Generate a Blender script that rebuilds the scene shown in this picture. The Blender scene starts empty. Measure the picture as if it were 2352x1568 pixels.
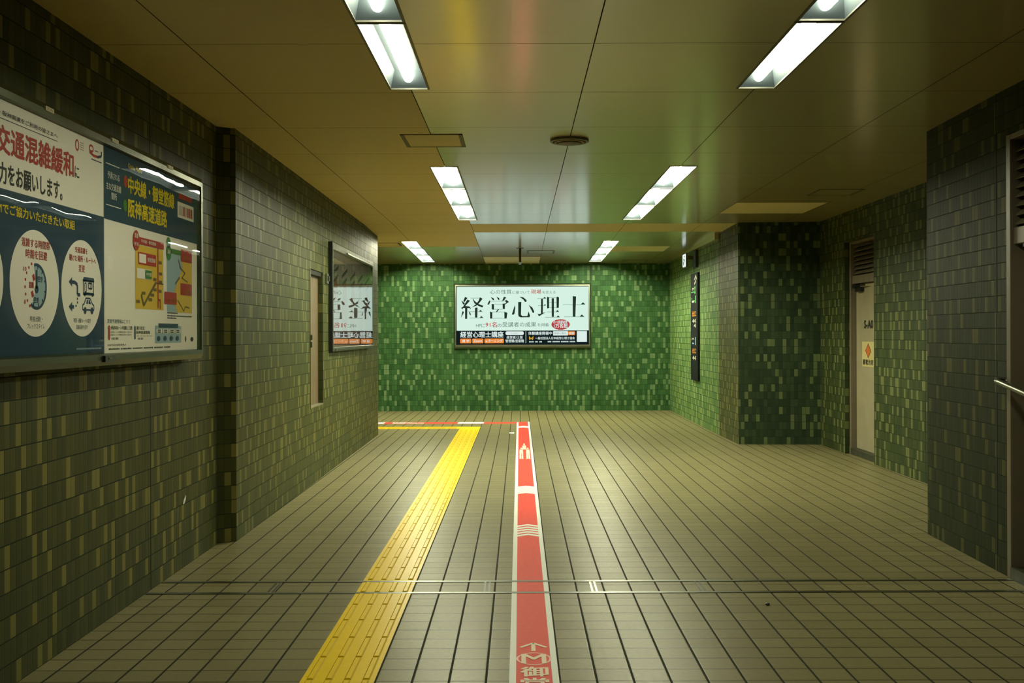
import bpy, bmesh, math, random
from mathutils import Vector, Matrix

random.seed(7)
C = bpy.context.scene.collection
SC = bpy.context.scene

# ------------------------------------------------------------------ camera
cam_d = bpy.data.cameras.new('camera')
cam = bpy.data.objects.new('camera', cam_d)
C.objects.link(cam)
cam_d.sensor_width = 36.0
cam_d.lens = 36.0 * 2440 / 2352
cam_d.shift_x = -17 / 2352
cam_d.shift_y = -17 / 2352
cam_d.clip_start = 0.05
cam_d.clip_end = 100
cam.matrix_world = Matrix.Translation((0, 0, 1.41)) @ Matrix.Rotation(math.radians(90), 4, 'X') @ Matrix.Rotation(-0.003, 4, 'Z')
SC.camera = cam

# ------------------------------------------------------------------ world, exposure
w = bpy.data.worlds.new('world')
SC.world = w
w.use_nodes = True
w.node_tree.nodes['Background'].inputs[0].default_value = (0.3, 0.4, 0.35, 1)
w.node_tree.nodes['Background'].inputs[1].default_value = 0.02
vs = SC.view_settings
SC.display_settings.display_device = 'sRGB'
vs.view_transform = 'Standard'
vs.look = 'None'
vs.exposure = 0.0
vs.gamma = 1.0
vs.use_curve_mapping = False
SC.cycles.use_denoising = True
SC.cycles.max_bounces = 10
SC.cycles.diffuse_bounces = 6
SC.cycles.glossy_bounces = 5
SC.cycles.transparent_max_bounces = 12
SC.cycles.sample_clamp_indirect = 6
SC.cycles.caustics_reflective = False
SC.cycles.caustics_refractive = False

TUBE = dict(near=46.0, mid=190.0, far=260.0, side=170.0)      # brightness of the lamps, row by row
TUBE_COL = (1.0, 0.985, 0.68)


# ------------------------------------------------------------------ material helpers
class NT:
    def __init__(s, name):
        s.m = bpy.data.materials.new(name)
        s.m.use_nodes = True
        s.t = s.m.node_tree
        s.b = s.t.nodes['Principled BSDF']
        s.out = s.t.nodes['Material Output']

    def n(s, typ, **kw):
        nd = s.t.nodes.new(typ)
        for k, v in kw.items():
            setattr(nd, k, v)
        return nd

    def l(s, a, b):
        s.t.links.new(a, b)

    def math(s, op, a, b=None, c=None):
        nd = s.n('ShaderNodeMath', operation=op)
        for i, v in enumerate((a, b, c)):
            if v is None:
                continue
            if isinstance(v, (int, float)):
                nd.inputs[i].default_value = v
            else:
                s.l(v, nd.inputs[i])
        return nd.outputs[0]

    def mix(s, f, a, b):
        nd = s.n('ShaderNodeMix', data_type='RGBA')
        for i, v in ((0, f), (6, a), (7, b)):
            if isinstance(v, (int, float)):
                nd.inputs[i].default_value = v
            elif isinstance(v, tuple):
                nd.inputs[i].default_value = (*v[:3], 1)
            else:
                s.l(v, nd.inputs[i])
        return nd.outputs[2]


def plain(name, col, rough=0.5, metal=0.0, spec=0.5, noise=0.0, scale=8.0, coat=0.0, ior=1.5):
    k = NT(name)
    k.b.inputs['Base Color'].default_value = (*col, 1)
    k.b.inputs['Roughness'].default_value = rough
    k.b.inputs['Metallic'].default_value = metal
    k.b.inputs['Specular IOR Level'].default_value = spec
    k.b.inputs['Coat Weight'].default_value = coat
    k.b.inputs['IOR'].default_value = ior
    if noise:
        tc = k.n('ShaderNodeTexCoord')
        nz = k.n('ShaderNodeTexNoise')
        nz.inputs['Scale'].default_value = scale
        nz.inputs['Detail'].default_value = 6
        k.l(tc.outputs['Object'], nz.inputs['Vector'])
        f = k.math('MULTIPLY', nz.outputs[0], noise)
        dk = tuple(c * 0.45 for c in col)
        k.l(k.mix(f, col, dk), k.b.inputs['Base Color'])
        k.l(k.math('MULTIPLY_ADD', nz.outputs[0], 0.25, rough - 0.1), k.b.inputs['Roughness'])
    return k.m


def glow(name, col, strength):
    k = NT(name)
    k.b.inputs['Base Color'].default_value = (0, 0, 0, 1)
    k.b.inputs['Specular IOR Level'].default_value = 0.0
    k.b.inputs['Emission Color'].default_value = (*col, 1)
    k.b.inputs['Emission Strength'].default_value = strength
    return k.m


def tile_mat(name, dark, mid, light, frac=0.14, seed=0.0, grout=(0.018, 0.028, 0.014), rough=0.5):
    """45 x 95 mm glazed mosaic, stack bond, on a 48 x 96 mm module, from UVs in metres."""
    k = NT(name)
    uv = k.n('ShaderNodeUVMap')
    sp = k.n('ShaderNodeSeparateXYZ')
    k.l(uv.outputs[0], sp.inputs[0])
    u = k.math('DIVIDE', sp.outputs[0], 0.048)
    v = k.math('DIVIDE', sp.outputs[1], 0.0957)
    cu, cv = k.math('FLOOR', u), k.math('FLOOR', v)
    fu, fv = k.math('SUBTRACT', u, cu), k.math('SUBTRACT', v, cv)
    cb = k.n('ShaderNodeCombineXYZ')
    k.l(cu, cb.inputs[0]); k.l(cv, cb.inputs[1]); cb.inputs[2].default_value = seed
    wn = k.n('ShaderNodeTexWhiteNoise', noise_dimensions='3D')
    k.l(cb.outputs[0], wn.inputs[0])
    cb2 = k.n('ShaderNodeCombineXYZ')
    k.l(cu, cb2.inputs[0]); k.l(cv, cb2.inputs[1]); cb2.inputs[2].default_value = seed + 31.7
    wn2 = k.n('ShaderNodeTexWhiteNoise', noise_dimensions='3D')
    k.l(cb2.outputs[0], wn2.inputs[0])
    r1, r2 = wn.outputs[0], wn2.outputs[0]
    base = k.mix(r2, dark, mid)
    blk = k.math('FLOOR', k.math('DIVIDE', cu, 3.0))
    cb3 = k.n('ShaderNodeCombineXYZ')
    k.l(blk, cb3.inputs[0]); k.l(cv, cb3.inputs[1]); cb3.inputs[2].default_value = seed + 77.3
    wn3 = k.n('ShaderNodeTexWhiteNoise', noise_dimensions='3D')
    k.l(cb3.outputs[0], wn3.inputs[0])
    pos = k.math('FLOOR', k.math('MULTIPLY', wn3.outputs[0], 1.0 / frac))
    isl = k.math('COMPARE', pos, k.math('SUBTRACT', cu, k.math('MULTIPLY', blk, 3.0)), 0.1)
    lightv = k.mix(r2, light, tuple(0.8 * l + 0.2 * m for l, m in zip(light, mid)))
    col = k.mix(isl, base, lightv)
    # large soft drift of the glaze between batches
    nz = k.n('ShaderNodeTexNoise'); nz.inputs['Scale'].default_value = 1.1
    k.l(uv.outputs[0], nz.inputs['Vector'])
    col = k.mix(k.math('MULTIPLY', nz.outputs[0], 0.35), col, tuple(c * 0.7 for c in dark))
    du = k.math('ABSOLUTE', k.math('SUBTRACT', fu, 0.5))
    dv = k.math('ABSOLUTE', k.math('SUBTRACT', fv, 0.5))
    gu = k.math('GREATER_THAN', du, 0.462)
    gv = k.math('GREATER_THAN', dv, 0.474)
    g = k.math('MAXIMUM', k.math('MULTIPLY', gu, 0.55), gv)
    k.l(k.mix(g, col, grout), k.b.inputs['Base Color'])
    k.l(k.math('MULTIPLY_ADD', r2, 0.15, rough - 0.05), k.b.inputs['Roughness'])
    k.l(k.math('MULTIPLY_ADD', g, 0.4, rough), k.b.inputs['Roughness'])
    h = k.math('MINIMUM', k.math('MULTIPLY', k.math('SUBTRACT', 0.5, du), 12.0), k.math('MULTIPLY', k.math('SUBTRACT', 0.5, dv), 24.0))
    h = k.math('MINIMUM', h, 1.0)
    h = k.math('ADD', h, k.math('MULTIPLY', k.math('MULTIPLY', k.math('SUBTRACT', r1, 0.5), fu), 0.5))
    bp = k.n('ShaderNodeBump'); bp.inputs['Strength'].default_value = 0.5; bp.inputs['Distance'].default_value = 0.0015
    k.l(h, bp.inputs['Height']); k.l(bp.outputs[0], k.b.inputs['Normal'])
    k.b.inputs['Specular IOR Level'].default_value = 0.12
    return k.m


M = {}
M['tile_back'] = tile_mat('green_mosaic', (0.025, 0.076, 0.022), (0.054, 0.138, 0.042), (0.155, 0.25, 0.11), 0.18, 1.0)
M['tile_left'] = tile_mat('olive_mosaic', (0.046, 0.058, 0.018), (0.080, 0.088, 0.027), (0.175, 0.170, 0.055), 0.16, 5.0)
M['tile_near'] = tile_mat('olive_mosaic_dimmed', (0.042, 0.051, 0.015), (0.080, 0.085, 0.024), (0.215, 0.20, 0.054), 0.17, 9.0)  # albedo kept low in place of the light falloff near the viewer
M['tile_block'] = tile_mat('dimmed_olive_mosaic', (0.016, 0.024, 0.007), (0.029, 0.037, 0.011), (0.085, 0.086, 0.025), 0.16, 21.0, rough=0.62)  # near block painted darker, standing for the dim edge of the view
M['tile_recess'] = tile_mat('shaded_recess_mosaic', (0.026, 0.042, 0.014), (0.054, 0.070, 0.024), (0.15, 0.165, 0.06), 0.2, 25.0)  # right wall mosaic with the dimmer light of the door recess in its colour
M['tile_right'] = tile_mat('glow_lit_green_mosaic', (0.070, 0.145, 0.042), (0.125, 0.22, 0.072), (0.29, 0.37, 0.14), 0.2, 13.0)  # right wall mosaic with the sign and far lamp glow in its colour
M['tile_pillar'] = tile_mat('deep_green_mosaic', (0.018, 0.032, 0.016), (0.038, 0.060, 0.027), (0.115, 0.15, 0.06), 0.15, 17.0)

# ---- floor: 150 mm beige pavers, wide open joints along the walk, thin ones across
k = NT('beige_pavers')
tc = k.n('ShaderNodeTexCoord')
sp = k.n('ShaderNodeSeparateXYZ'); k.l(tc.outputs['Object'], sp.inputs[0])
u = k.math('DIVIDE', k.math('ADD', sp.outputs[0], 0.5915 + 0.1505 * 80 + 0.07525), 0.1505)
v = k.math('DIVIDE', k.math('ADD', sp.outputs[1], -4.318 + 0.15 * 80 + 0.075), 0.15)
cu, cv = k.math('FLOOR', u), k.math('FLOOR', v)
du = k.math('ABSOLUTE', k.math('SUBTRACT', k.math('SUBTRACT', u, cu), 0.5))      # 0 on the joint line
dv = k.math('ABSOLUTE', k.math('SUBTRACT', k.math('SUBTRACT', v, cv), 0.5))
gu = k.math('LESS_THAN', du, 0.033)
gv = k.math('LESS_THAN', dv, 0.045)
cb = k.n('ShaderNodeCombineXYZ'); k.l(k.math('FLOOR', k.math('ADD', u, 0.5)), cb.inputs[0]); k.l(k.math('FLOOR', k.math('ADD', v, 0.5)), cb.inputs[1])
wn = k.n('ShaderNodeTexWhiteNoise', noise_dimensions='2D'); k.l(cb.outputs[0], wn.inputs[0])
nz = k.n('ShaderNodeTexNoise'); nz.inputs['Scale'].default_value = 45; nz.inputs['Detail'].default_value = 8
k.l(tc.outputs['Object'], nz.inputs['Vector'])
nz2 = k.n('ShaderNodeTexNoise'); nz2.inputs['Scale'].default_value = 0.9; nz2.inputs['Detail'].default_value = 5
k.l(tc.outputs['Object'], nz2.inputs['Vector'])
c1 = k.mix(wn.outputs[0], (0.195, 0.178, 0.084), (0.245, 0.222, 0.108))
c1 = k.mix(k.math('MULTIPLY', nz.outputs[0], 0.45), c1, (0.14, 0.12, 0.055))
c1 = k.mix(k.math('MULTIPLY', nz2.outputs[0], 0.25), c1, (0.145, 0.125, 0.06))
c1 = k.mix(k.math('MULTIPLY', gv, 0.8), c1, (0.07, 0.058, 0.022))
c1 = k.mix(gu, c1, (0.028, 0.030, 0.018))
k.l(c1, k.b.inputs['Base Color'])
k.l(k.math('ADD', k.math('MULTIPLY_ADD', nz.outputs[0], 0.18, 0.27), k.math('MULTIPLY', gu, 0.5)), k.b.inputs['Roughness'])
hh = k.math('MINIMUM', k.math('MULTIPLY', k.math('MULTIPLY', du, 18.0), 1.0), 1.0)
hh = k.math('MINIMUM', hh, k.math('MULTIPLY_ADD', dv, 14.0, 0.3))
hh = k.math('ADD', hh, k.math('MULTIPLY', nz.outputs[0], 0.12))
bp = k.n('ShaderNodeBump'); bp.inputs['Strength'].default_value = 0.3; bp.inputs['Distance'].default_value = 0.002
k.l(hh, bp.inputs['Height']); k.l(bp.outputs[0], k.b.inputs['Normal'])
k.b.inputs['Specular IOR Level'].default_value = 0.5
k.b.inputs['IOR'].default_value = 1.2
M['floor'] = k.m


def ceil_mat(name, col, rough, spec):
    k = NT(name)
    tc = k.n('ShaderNodeTexCoord')
    mp = k.n('ShaderNodeMapping'); mp.inputs['Scale'].default_value = (1.0, 9.0, 1.0)
    k.l(tc.outputs['Object'], mp.inputs[0])
    nz = k.n('ShaderNodeTexNoise'); nz.inputs['Scale'].default_value = 2.2; nz.inputs['Detail'].default_value = 5
    k.l(mp.outputs[0], nz.inputs['Vector'])
    k.l(k.mix(k.math('MULTIPLY', nz.outputs[0], 0.25), col, tuple(c * 0.75 for c in col)), k.b.inputs['Base Color'])
    k.b.inputs['Roughness'].default_value = rough
    k.b.inputs['Specular IOR Level'].default_value = spec
    if rough < 0.4:
        k.b.inputs['Coat Weight'].default_value = 1.0
        k.b.inputs['Coat Roughness'].default_value = 0.16
        k.b.inputs['Coat IOR'].default_value = 1.6
    bp = k.n('ShaderNodeBump'); bp.inputs['Strength'].default_value = 0.03; bp.inputs['Distance'].default_value = 0.002
    k.l(nz.outputs[0], bp.inputs['Height']); k.l(bp.outputs[0], k.b.inputs['Normal'])
    return k.m


M['ceil_gloss'] = ceil_mat('enamelled_ceiling_panel', (0.50, 0.435, 0.215), 0.28, 0.4)
M['ceil_matte'] = ceil_mat('matt_ceiling_panel', (0.62, 0.55, 0.29), 0.6, 0.3)
M['ceil_gap'] = plain('ceiling_joint', (0.05, 0.05, 0.03), 0.9)
M['steel'] = plain('brushed_steel', (0.42, 0.44, 0.38), 0.28, 1.0, noise=0.5, scale=20)
M['alu'] = plain('satin_aluminium', (0.27, 0.29, 0.21), 0.28, 1.0)
M['alu_dark'] = plain('dull_green_grey_metal', (0.10, 0.115, 0.08), 0.42, 0.7, noise=0.6, scale=14)
M['black'] = plain('black_paint', (0.010, 0.012, 0.012), 0.4)
M['joint'] = plain('black_sealant', (0.008, 0.012, 0.010), 0.8)
M['door_paint'] = plain('cream_door_paint', (0.30, 0.27, 0.17), 0.45, noise=0.35, scale=5)
M['frame_paint'] = plain('grey_brown_frame_paint', (0.17, 0.145, 0.10), 0.4, noise=0.4, scale=7)
M['dark_metal'] = plain('dark_closer_metal', (0.03, 0.032, 0.03), 0.35, 0.6)
M['reflector'] = plain('lamp_reflector', (0.052, 0.068, 0.080), 0.5, 0.0, 0.2)
M['lamp_rim'] = plain('lamp_rim', (0.10, 0.10, 0.08), 0.5)
M['slot'] = plain('slot_metal', (0.13, 0.14, 0.11), 0.3, 1.0)
M['yellow'] = plain('yellow_tactile_vinyl', (0.92, 0.64, 0.003), 0.30, ior=1.2, noise=0.12, scale=30)
M['yellow_grime'] = plain('grimy_yellow_edge', (0.58, 0.39, 0.005), 0.5, ior=1.15)
M['red'] = plain('red_floor_tape', (0.80, 0.066, 0.045), 0.42, ior=1.15, noise=0.12, scale=40)
M['white_tape'] = plain('white_floor_tape', (0.84, 0.88, 0.84), 0.4, ior=1.15)
M['cream_print'] = plain('cream_floor_print', (0.88, 0.74, 0.58), 0.42, ior=1.15)
M['pink_print'] = plain('pink_floor_print', (0.80, 0.36, 0.28), 0.42)
M['p_white'] = plain('paper_white', (0.90, 0.88, 0.78), 0.6)
M['p_blue'] = plain('print_blue', (0.004, 0.045, 0.085), 0.5)
M['p_navy'] = plain('print_navy', (0.008, 0.05, 0.10), 0.5)
M['p_red'] = plain('print_red', (0.42, 0.03, 0.025), 0.5)
M['p_black'] = plain('print_black', (0.010, 0.016, 0.014), 0.5)
M['p_yellow'] = plain('print_yellow', (0.80, 0.62, 0.01), 0.5)
M['p_map'] = plain('print_ochre', (0.72, 0.50, 0.05), 0.5)
M['p_sky'] = plain('print_sky', (0.32, 0.48, 0.54), 0.5)
M['p_green'] = plain('print_green', (0.03, 0.20, 0.03), 0.5)
M['p_orange'] = plain('print_orange', (0.50, 0.13, 0.02), 0.5)
M['p_brown'] = plain('print_brown', (0.42, 0.17, 0.07), 0.5)
M['p_grey'] = plain('print_grey', (0.50, 0.44, 0.38), 0.5)
M['s_white'] = glow('lit_poster_white', (0.76, 1.0, 0.86), 0.88)
M['s_band'] = glow('lit_poster_slate', (0.35, 0.75, 0.85), 0.016)
M['s_ink'] = glow('lit_poster_ink', (0.30, 0.60, 0.45), 0.055)
M['s_thin'] = glow('lit_poster_hairline', (0.50, 0.85, 0.62), 0.50)
M['s_soft'] = glow('lit_poster_grey', (0.45, 0.75, 0.6), 0.22)
M['s_red'] = glow('lit_poster_red', (1.0, 0.10, 0.10), 0.45)
M['s_orange'] = glow('lit_poster_orange', (1.0, 0.30, 0.045), 0.85)
M['s_text'] = glow('lit_poster_letter_white', (0.85, 1.0, 0.95), 0.85)
M['s_yellow'] = glow('lit_poster_yellow', (1.0, 0.55, 0.05), 0.6)
M['exit_glow'] = glow('exit_sign_glow', (0.85, 1.0, 0.97), 1.1)
M['g_orange'] = plain('sign_orange', (0.75, 0.28, 0.02), 0.4)
M['g_green'] = plain('sign_green', (0.10, 0.50, 0.15), 0.4)
M['g_white'] = plain('sign_white', (0.75, 0.75, 0.65), 0.4)
M['g_blue'] = plain('sign_blue', (0.25, 0.42, 0.60), 0.4)
M['sign_black'] = plain('sign_black', (0.010, 0.012, 0.013), 0.5, ior=1.2)
M['plate'] = plain('plate_cream', (0.50, 0.44, 0.20), 0.4)
M['brown_edge'] = plain('brown_sign_edge', (0.07, 0.035, 0.015), 0.4)


def acrylic(name, wav, gl, fixed=None):
    k = NT(name)
    tr = k.n('ShaderNodeBsdfTransparent')
    gs = k.n('ShaderNodeBsdfGlossy'); gs.inputs['Roughness'].default_value = 0.012
    fr = k.n('ShaderNodeFresnel'); fr.inputs['IOR'].default_value = gl
    tc = k.n('ShaderNodeTexCoord')
    nz = k.n('ShaderNodeTexNoise'); nz.inputs['Scale'].default_value = 3.0; nz.inputs['Detail'].default_value = 1.5
    k.l(tc.outputs['Object'], nz.inputs['Vector'])
    bp = k.n('ShaderNodeBump'); bp.inputs['Strength'].default_value = wav; bp.inputs['Distance'].default_value = 0.01
    k.l(nz.outputs[0], bp.inputs['Height'])
    k.l(bp.outputs[0], gs.inputs['Normal'])
    mx = k.n('ShaderNodeMixShader')
    if fixed:
        mx.inputs[0].default_value = fixed
    else:
        k.l(fr.outputs[0], mx.inputs[0])
    k.l(tr.outputs[0], mx.inputs[1]); k.l(gs.outputs[0], mx.inputs[2])
    k.l(mx.outputs[0], k.out.inputs[0])
    return k.m


M['acrylic'] = acrylic('clear_acrylic', 0.10, 1.13)
M['acrylic_far'] = acrylic('clear_acrylic_flexed', 0.05, 1.5, 0.72)


# ------------------------------------------------------------------ object helpers
def obj(name, bm, mat, parent=None, smooth=False):
    me = bpy.data.meshes.new(name)
    bm.to_mesh(me); bm.free()
    for mm in (mat if isinstance(mat, (list, tuple)) else [mat]):
        me.materials.append(mm)
    if smooth:
        for p in me.polygons:
            p.use_smooth = True
    o = bpy.data.objects.new(name, me)
    C.objects.link(o)
    if parent:
        o.parent = parent
        o.matrix_parent_inverse = parent.matrix_world.inverted() if parent.type != 'EMPTY' else Matrix.Translation(-parent.location)
    return o


def thing(name, label, cat, loc=(0, 0, 0), group=None):
    o = bpy.data.objects.new(name, None)
    C.objects.link(o)
    o.location = loc
    o.empty_display_size = 0.1
    o['label'] = label; o['category'] = cat
    if group:
        o['group'] = group
    return o


def tag(o, label, cat, group=None):
    o['label'] = label; o['category'] = cat
    if group:
        o['group'] = group
    return o


def struct(o):
    o['kind'] = 'structure'
    return o


def box(bm, x0, x1, y0, y1, z0, z1):
    vs = [bm.verts.new((x, y, z)) for x in (x0, x1) for y in (y0, y1) for z in (z0, z1)]
    for f in ((0, 1, 3, 2), (4, 6, 7, 5), (0, 4, 5, 1), (2, 3, 7, 6), (0, 2, 6, 4), (1, 5, 7, 3)):
        bm.faces.new([vs[i] for i in f])


class Frame:
    """A flat working plane: o origin, u across, v up, n out of the surface."""
    def __init__(s, o, u, v, n):
        s.o, s.u, s.v, s.n = Vector(o), Vector(u).normalized(), Vector(v).normalized(), Vector(n).normalized()

    def p(s, a, b, c=0.0):
        return s.o + s.u * a + s.v * b + s.n * c

    def box(s, bm, a0, a1, b0, b1, c0, c1):
        vs = [bm.verts.new(s.p(a, b, c)) for a in (a0, a1) for b in (b0, b1) for c in (c0, c1)]
        for f in ((0, 1, 3, 2), (4, 6, 7, 5), (0, 4, 5, 1), (2, 3, 7, 6), (0, 2, 6, 4), (1, 5, 7, 3)):
            bm.faces.new([vs[i] for i in f])

    def poly(s, bm, pts, c):
        vs = [bm.verts.new(s.p(a, b, c)) for a, b in pts]
        bm.faces.new(vs)

    def rect(s, bm, a0, a1, b0, b1, c):
        s.poly(bm, [(a0, b0), (a1, b0), (a1, b1), (a0, b1)], c)

    def ell(s, bm, a, b, ra, rb, c, n=40, t0=0.0, t1=360.0):
        if t1 - t0 >= 360:
            s.poly(bm, [(a + ra * math.cos(2 * math.pi * i / n), b + rb * math.sin(2 * math.pi * i / n)) for i in range(n)], c)
        else:
            pts = [(a, b)] + [(a + ra * math.cos(math.radians(t0 + (t1 - t0) * i / n)), b + rb * math.sin(math.radians(t0 + (t1 - t0) * i / n))) for i in range(n + 1)]
            s.poly(bm, pts, c)

    def ring(s, bm, a, b, ra, rb, wd, c, n=40, t0=0.0, t1=360.0):
        for i in range(n):
            q = []
            for j, kk in ((i, 0), (i + 1, 0), (i + 1, 1), (i, 1)):
                t = math.radians(t0 + (t1 - t0) * j / n)
                q.append((a + (ra - wd * kk) * math.cos(t), b + (rb - wd * kk) * math.sin(t)))
            s.poly(bm, q, c)

    def line(s, bm, pts, wd, c):
        for (x0, y0), (x1, y1) in zip(pts[:-1], pts[1:]):
            d = Vector((x1 - x0, y1 - y0)); L = d.length or 1e-6
            nx, ny = -d.y / L * wd / 2, d.x / L * wd / 2
            s.poly(bm, [(x0 + nx, y0 + ny), (x1 + nx, y1 + ny), (x1 - nx, y1 - ny), (x0 - nx, y0 - ny)], c)

    def rrect(s, bm, a0, a1, b0, b1, r, c):
        pts = []
        for cx, cy, t in ((a1 - r, b0 + r, -90), (a1 - r, b1 - r, 0), (a0 + r, b1 - r, 90), (a0 + r, b0 + r, 180)):
            for i in range(5):
                q = math.radians(t + i * 22.5)
                pts.append((cx + r * math.cos(q), cy + r * math.sin(q)))
        s.poly(bm, pts, c)

    def text(s, bm, body, a0, a1, b0, b1, c, bold=0.0, slant=0.0):
        vs, fs = glyphs(body, 0.0)
        d = bold * 0.55 * abs(b1 - b0) / (1 + body.count('\n'))
        if bold:
            for i, (ox, oy) in enumerate(((d, d), (-d, d), (d, -d), (-d, -d), (d, 0), (-d, 0))):
                s.text(bm, body, a0 + ox, a1 + ox, b0 + oy, b1 + oy, c + 0.0001 * i, 0.0, slant)
            return
        x0 = min(q[0] for q in vs); x1 = max(q[0] for q in vs)
        y0 = min(q[1] for q in vs); y1 = max(q[1] for q in vs)
        sx = (a1 - a0) / max(x1 - x0, 1e-6); sy = (b1 - b0) / max(y1 - y0, 1e-6)
        nv = [bm.verts.new(s.p(a0 + (q[0] - x0) * sx + slant * (q[1] - y0) * sy, b0 + (q[1] - y0) * sy, c)) for q in vs]
        for f in fs:
            if len(set(f)) > 2:
                try:
                    bm.faces.new([nv[i] for i in f])
                except ValueError:
                    pass


_G = {}


def glyphs(body, bold):
    key = (body, bold)
    if key not in _G:
        cu = bpy.data.curves.new('g', 'FONT')
        cu.body = body; cu.size = 1.0; cu.resolution_u = 2; cu.fill_mode = 'FRONT'
        cu.offset = bold
        cu.space_line = 1.05
        cu.align_x = 'CENTER'
        o = bpy.data.objects.new('g', cu)
        C.objects.link(o)
        dg = bpy.context.evaluated_depsgraph_get()
        me = bpy.data.meshes.new_from_object(o.evaluated_get(dg))
        _G[key] = ([tuple(q.co[:2]) for q in me.vertices], [tuple(p.vertices) for p in me.polygons])
        bpy.data.objects.remove(o); bpy.data.curves.remove(cu); bpy.data.meshes.remove(me)
    return _G[key]


def uvwall(bm, p0, p1, z0, z1, holes=(), uoff=0.0):
    """Upright wall face p0 -> p1 with rectangular holes (u0,u1,z0,z1); UVs in metres."""
    lay = bm.loops.layers.uv.verify()
    p0 = Vector((*p0, 0)); p1 = Vector((*p1, 0)); L = (p1 - p0).length; d = (p1 - p0) / L
    us = sorted({0.0, L} | {h[i] for h in holes for i in (0, 1)})
    zs = sorted({z0, z1} | {h[i] for h in holes for i in (2, 3)})
    us = [q for q in us if 0 <= q <= L]; zs = [q for q in zs if z0 <= q <= z1]
    for a, b in zip(us[:-1], us[1:]):
        for e, f in zip(zs[:-1], zs[1:]):
            if any(h[0] <= (a + b) / 2 <= h[1] and h[2] <= (e + f) / 2 <= h[3] for h in holes):
                continue
            q = [(a, e), (b, e), (b, f), (a, f)]
            fc = bm.faces.new([bm.verts.new(p0 + d * x + Vector((0, 0, z))) for x, z in q])
            for lp, (x, z) in zip(fc.loops, q):
                lp[lay].uv = (x + uoff, z)
    return d


def uvquad(bm, pts, uvs):
    lay = bm.loops.layers.uv.verify()
    fc = bm.faces.new([bm.verts.new(p) for p in pts])
    for lp, q in zip(fc.loops, uvs):
        lp[lay].uv = q


# ------------------------------------------------------------------ ceiling height
def zc(y):
    return 2.82 if y < 13.6 else 2.82 - 0.0193 * (y - 13.6)


LAMPS = []      # (x0, x1, y0, y1, row key)
for y0, y1 in ((3.49, 4.79), (4.81, 6.11)):
    LAMPS.append((-0.737, -0.517, y0, y1, 'near', 'left'))
    LAMPS.append((1.257, 1.472, y0, y1, 'near', 'right'))
for y0, y1 in ((8.94, 10.31), (10.34, 11.69), (11.72, 13.10)):
    LAMPS.append((-0.748, -0.518, y0, y1, 'mid', 'left'))
    LAMPS.append((1.275, 1.502, y0, y1, 'mid', 'right'))
for y0, y1 in ((15.66, 16.80), (16.83, 17.97), (18.00, 19.12)):
    LAMPS.append((-1.742, -1.512, y0, y1, 'far', 'left'))
    LAMPS.append((1.250, 1.476, y0, y1, 'far', 'right'))
LAMPS.append((-5.3, -5.07, 16.2, 17.5, 'side', 'side'))  # unseen lamp added round the corner to brighten the passage


def minus(r, holes):
    """Rectangle r minus hole rectangles, as a list of rectangles."""
    x0, x1, y0, y1 = r
    hs = [h for h in holes if h[0] < x1 and h[1] > x0 and h[2] < y1 and h[3] > y0]
    if not hs:
        return [r]
    xs = sorted({x0, x1} | {min(max(q, x0), x1) for h in hs for q in h[:2]})
    ys = sorted({y0, y1} | {min(max(q, y0), y1) for h in hs for q in h[2:4]})
    out = []
    for a, b in zip(xs[:-1], xs[1:]):
        for c, d in zip(ys[:-1], ys[1:]):
            if not any(h[0] <= (a + b) / 2 <= h[1] and h[2] <= (c + d) / 2 <= h[3] for h in hs):
                out.append((a, b, c, d))
    return out


# ------------------------------------------------------------------ the room
# floor
bm = bmesh.new()
box(bm, -9.0, 3.95, -3.5, 19.55, -0.08, 0.0)
struct(obj('floor', bm, M['floor']))

# ceiling: separate enamelled panels on a dark backing
XS = [-9.54 + 0.99 * i for i in range(8)] + [-1.61, -0.62, 0.367, 1.36, 2.35, 3.34, 4.0]
YS = [-3.5, -2.19, -1.14, -0.09, 0.96, 2.01, 3.06, 4.11, 5.157, 6.2, 7.25, 8.3, 9.35, 10.4, 11.47, 12.5, 13.6, 14.53, 15.5, 16.45, 17.3, 18.19, 19.56]
holes = [l[:4] for l in LAMPS]
bg, bmt, bb = bmesh.new(), bmesh.new(), bmesh.new()
for i in range(len(XS) - 1):
    for j in range(len(YS) - 1):
        x0, x1, y0, y1 = XS[i], XS[i + 1], YS[j], YS[j + 1]
        if x1 < -2.0 and y1 < 14.9:
            continue
        matte = (x1 < -0.5 and y1 < 16.5) or abs(y0 - 13.6) < 0.01 or (x0 > 1.3 and x1 < 2.4 and abs(y0 - 16.45) < 0.01) \
            or (x0 > 2.3 and x1 < 3.4 and abs(y0 - 11.47) < 0.01) or (-0.7 < x0 < 0 and y0 > 18.1)
        tgt = bmt if matte else bg
        for (a, b, c, d) in minus((x0 + 0.003, x1 - 0.003, y0 + 0.003, y1 - 0.003), holes):
            tgt.faces.new([tgt.verts.new((p, q, zc(q))) for p, q in ((a, c), (a, d), (b, d), (b, c))])
for (a, b, c, d) in minus((-9.6, 4.0, -3.5, 13.6), holes) + minus((-9.6, 4.0, 13.6, 19.56), holes):
    bb.faces.new([bb.verts.new((p, q, zc(q) + 0.008)) for p, q in ((a, c), (a, d), (b, d), (b, c))])
ceil = struct(obj('ceiling', bb, M['ceil_gap']))
obj('glossy_panels', bg, M['ceil_gloss'], ceil)
obj('matt_panels', bmt, M['ceil_matte'], ceil)
bm = bmesh.new()
box(bm, 2.715, 2.77, 14.75, 19.55, 2.712, 2.80)
struct(obj('trim_1', bm, M['ceil_gloss']))

H = 2.9
# front left wall (holds the long display case)
bm = bmesh.new()
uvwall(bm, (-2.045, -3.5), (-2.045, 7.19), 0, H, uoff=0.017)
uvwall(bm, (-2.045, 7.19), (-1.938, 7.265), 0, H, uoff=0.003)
struct(obj('wall_left', bm, M['tile_near']))
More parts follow.
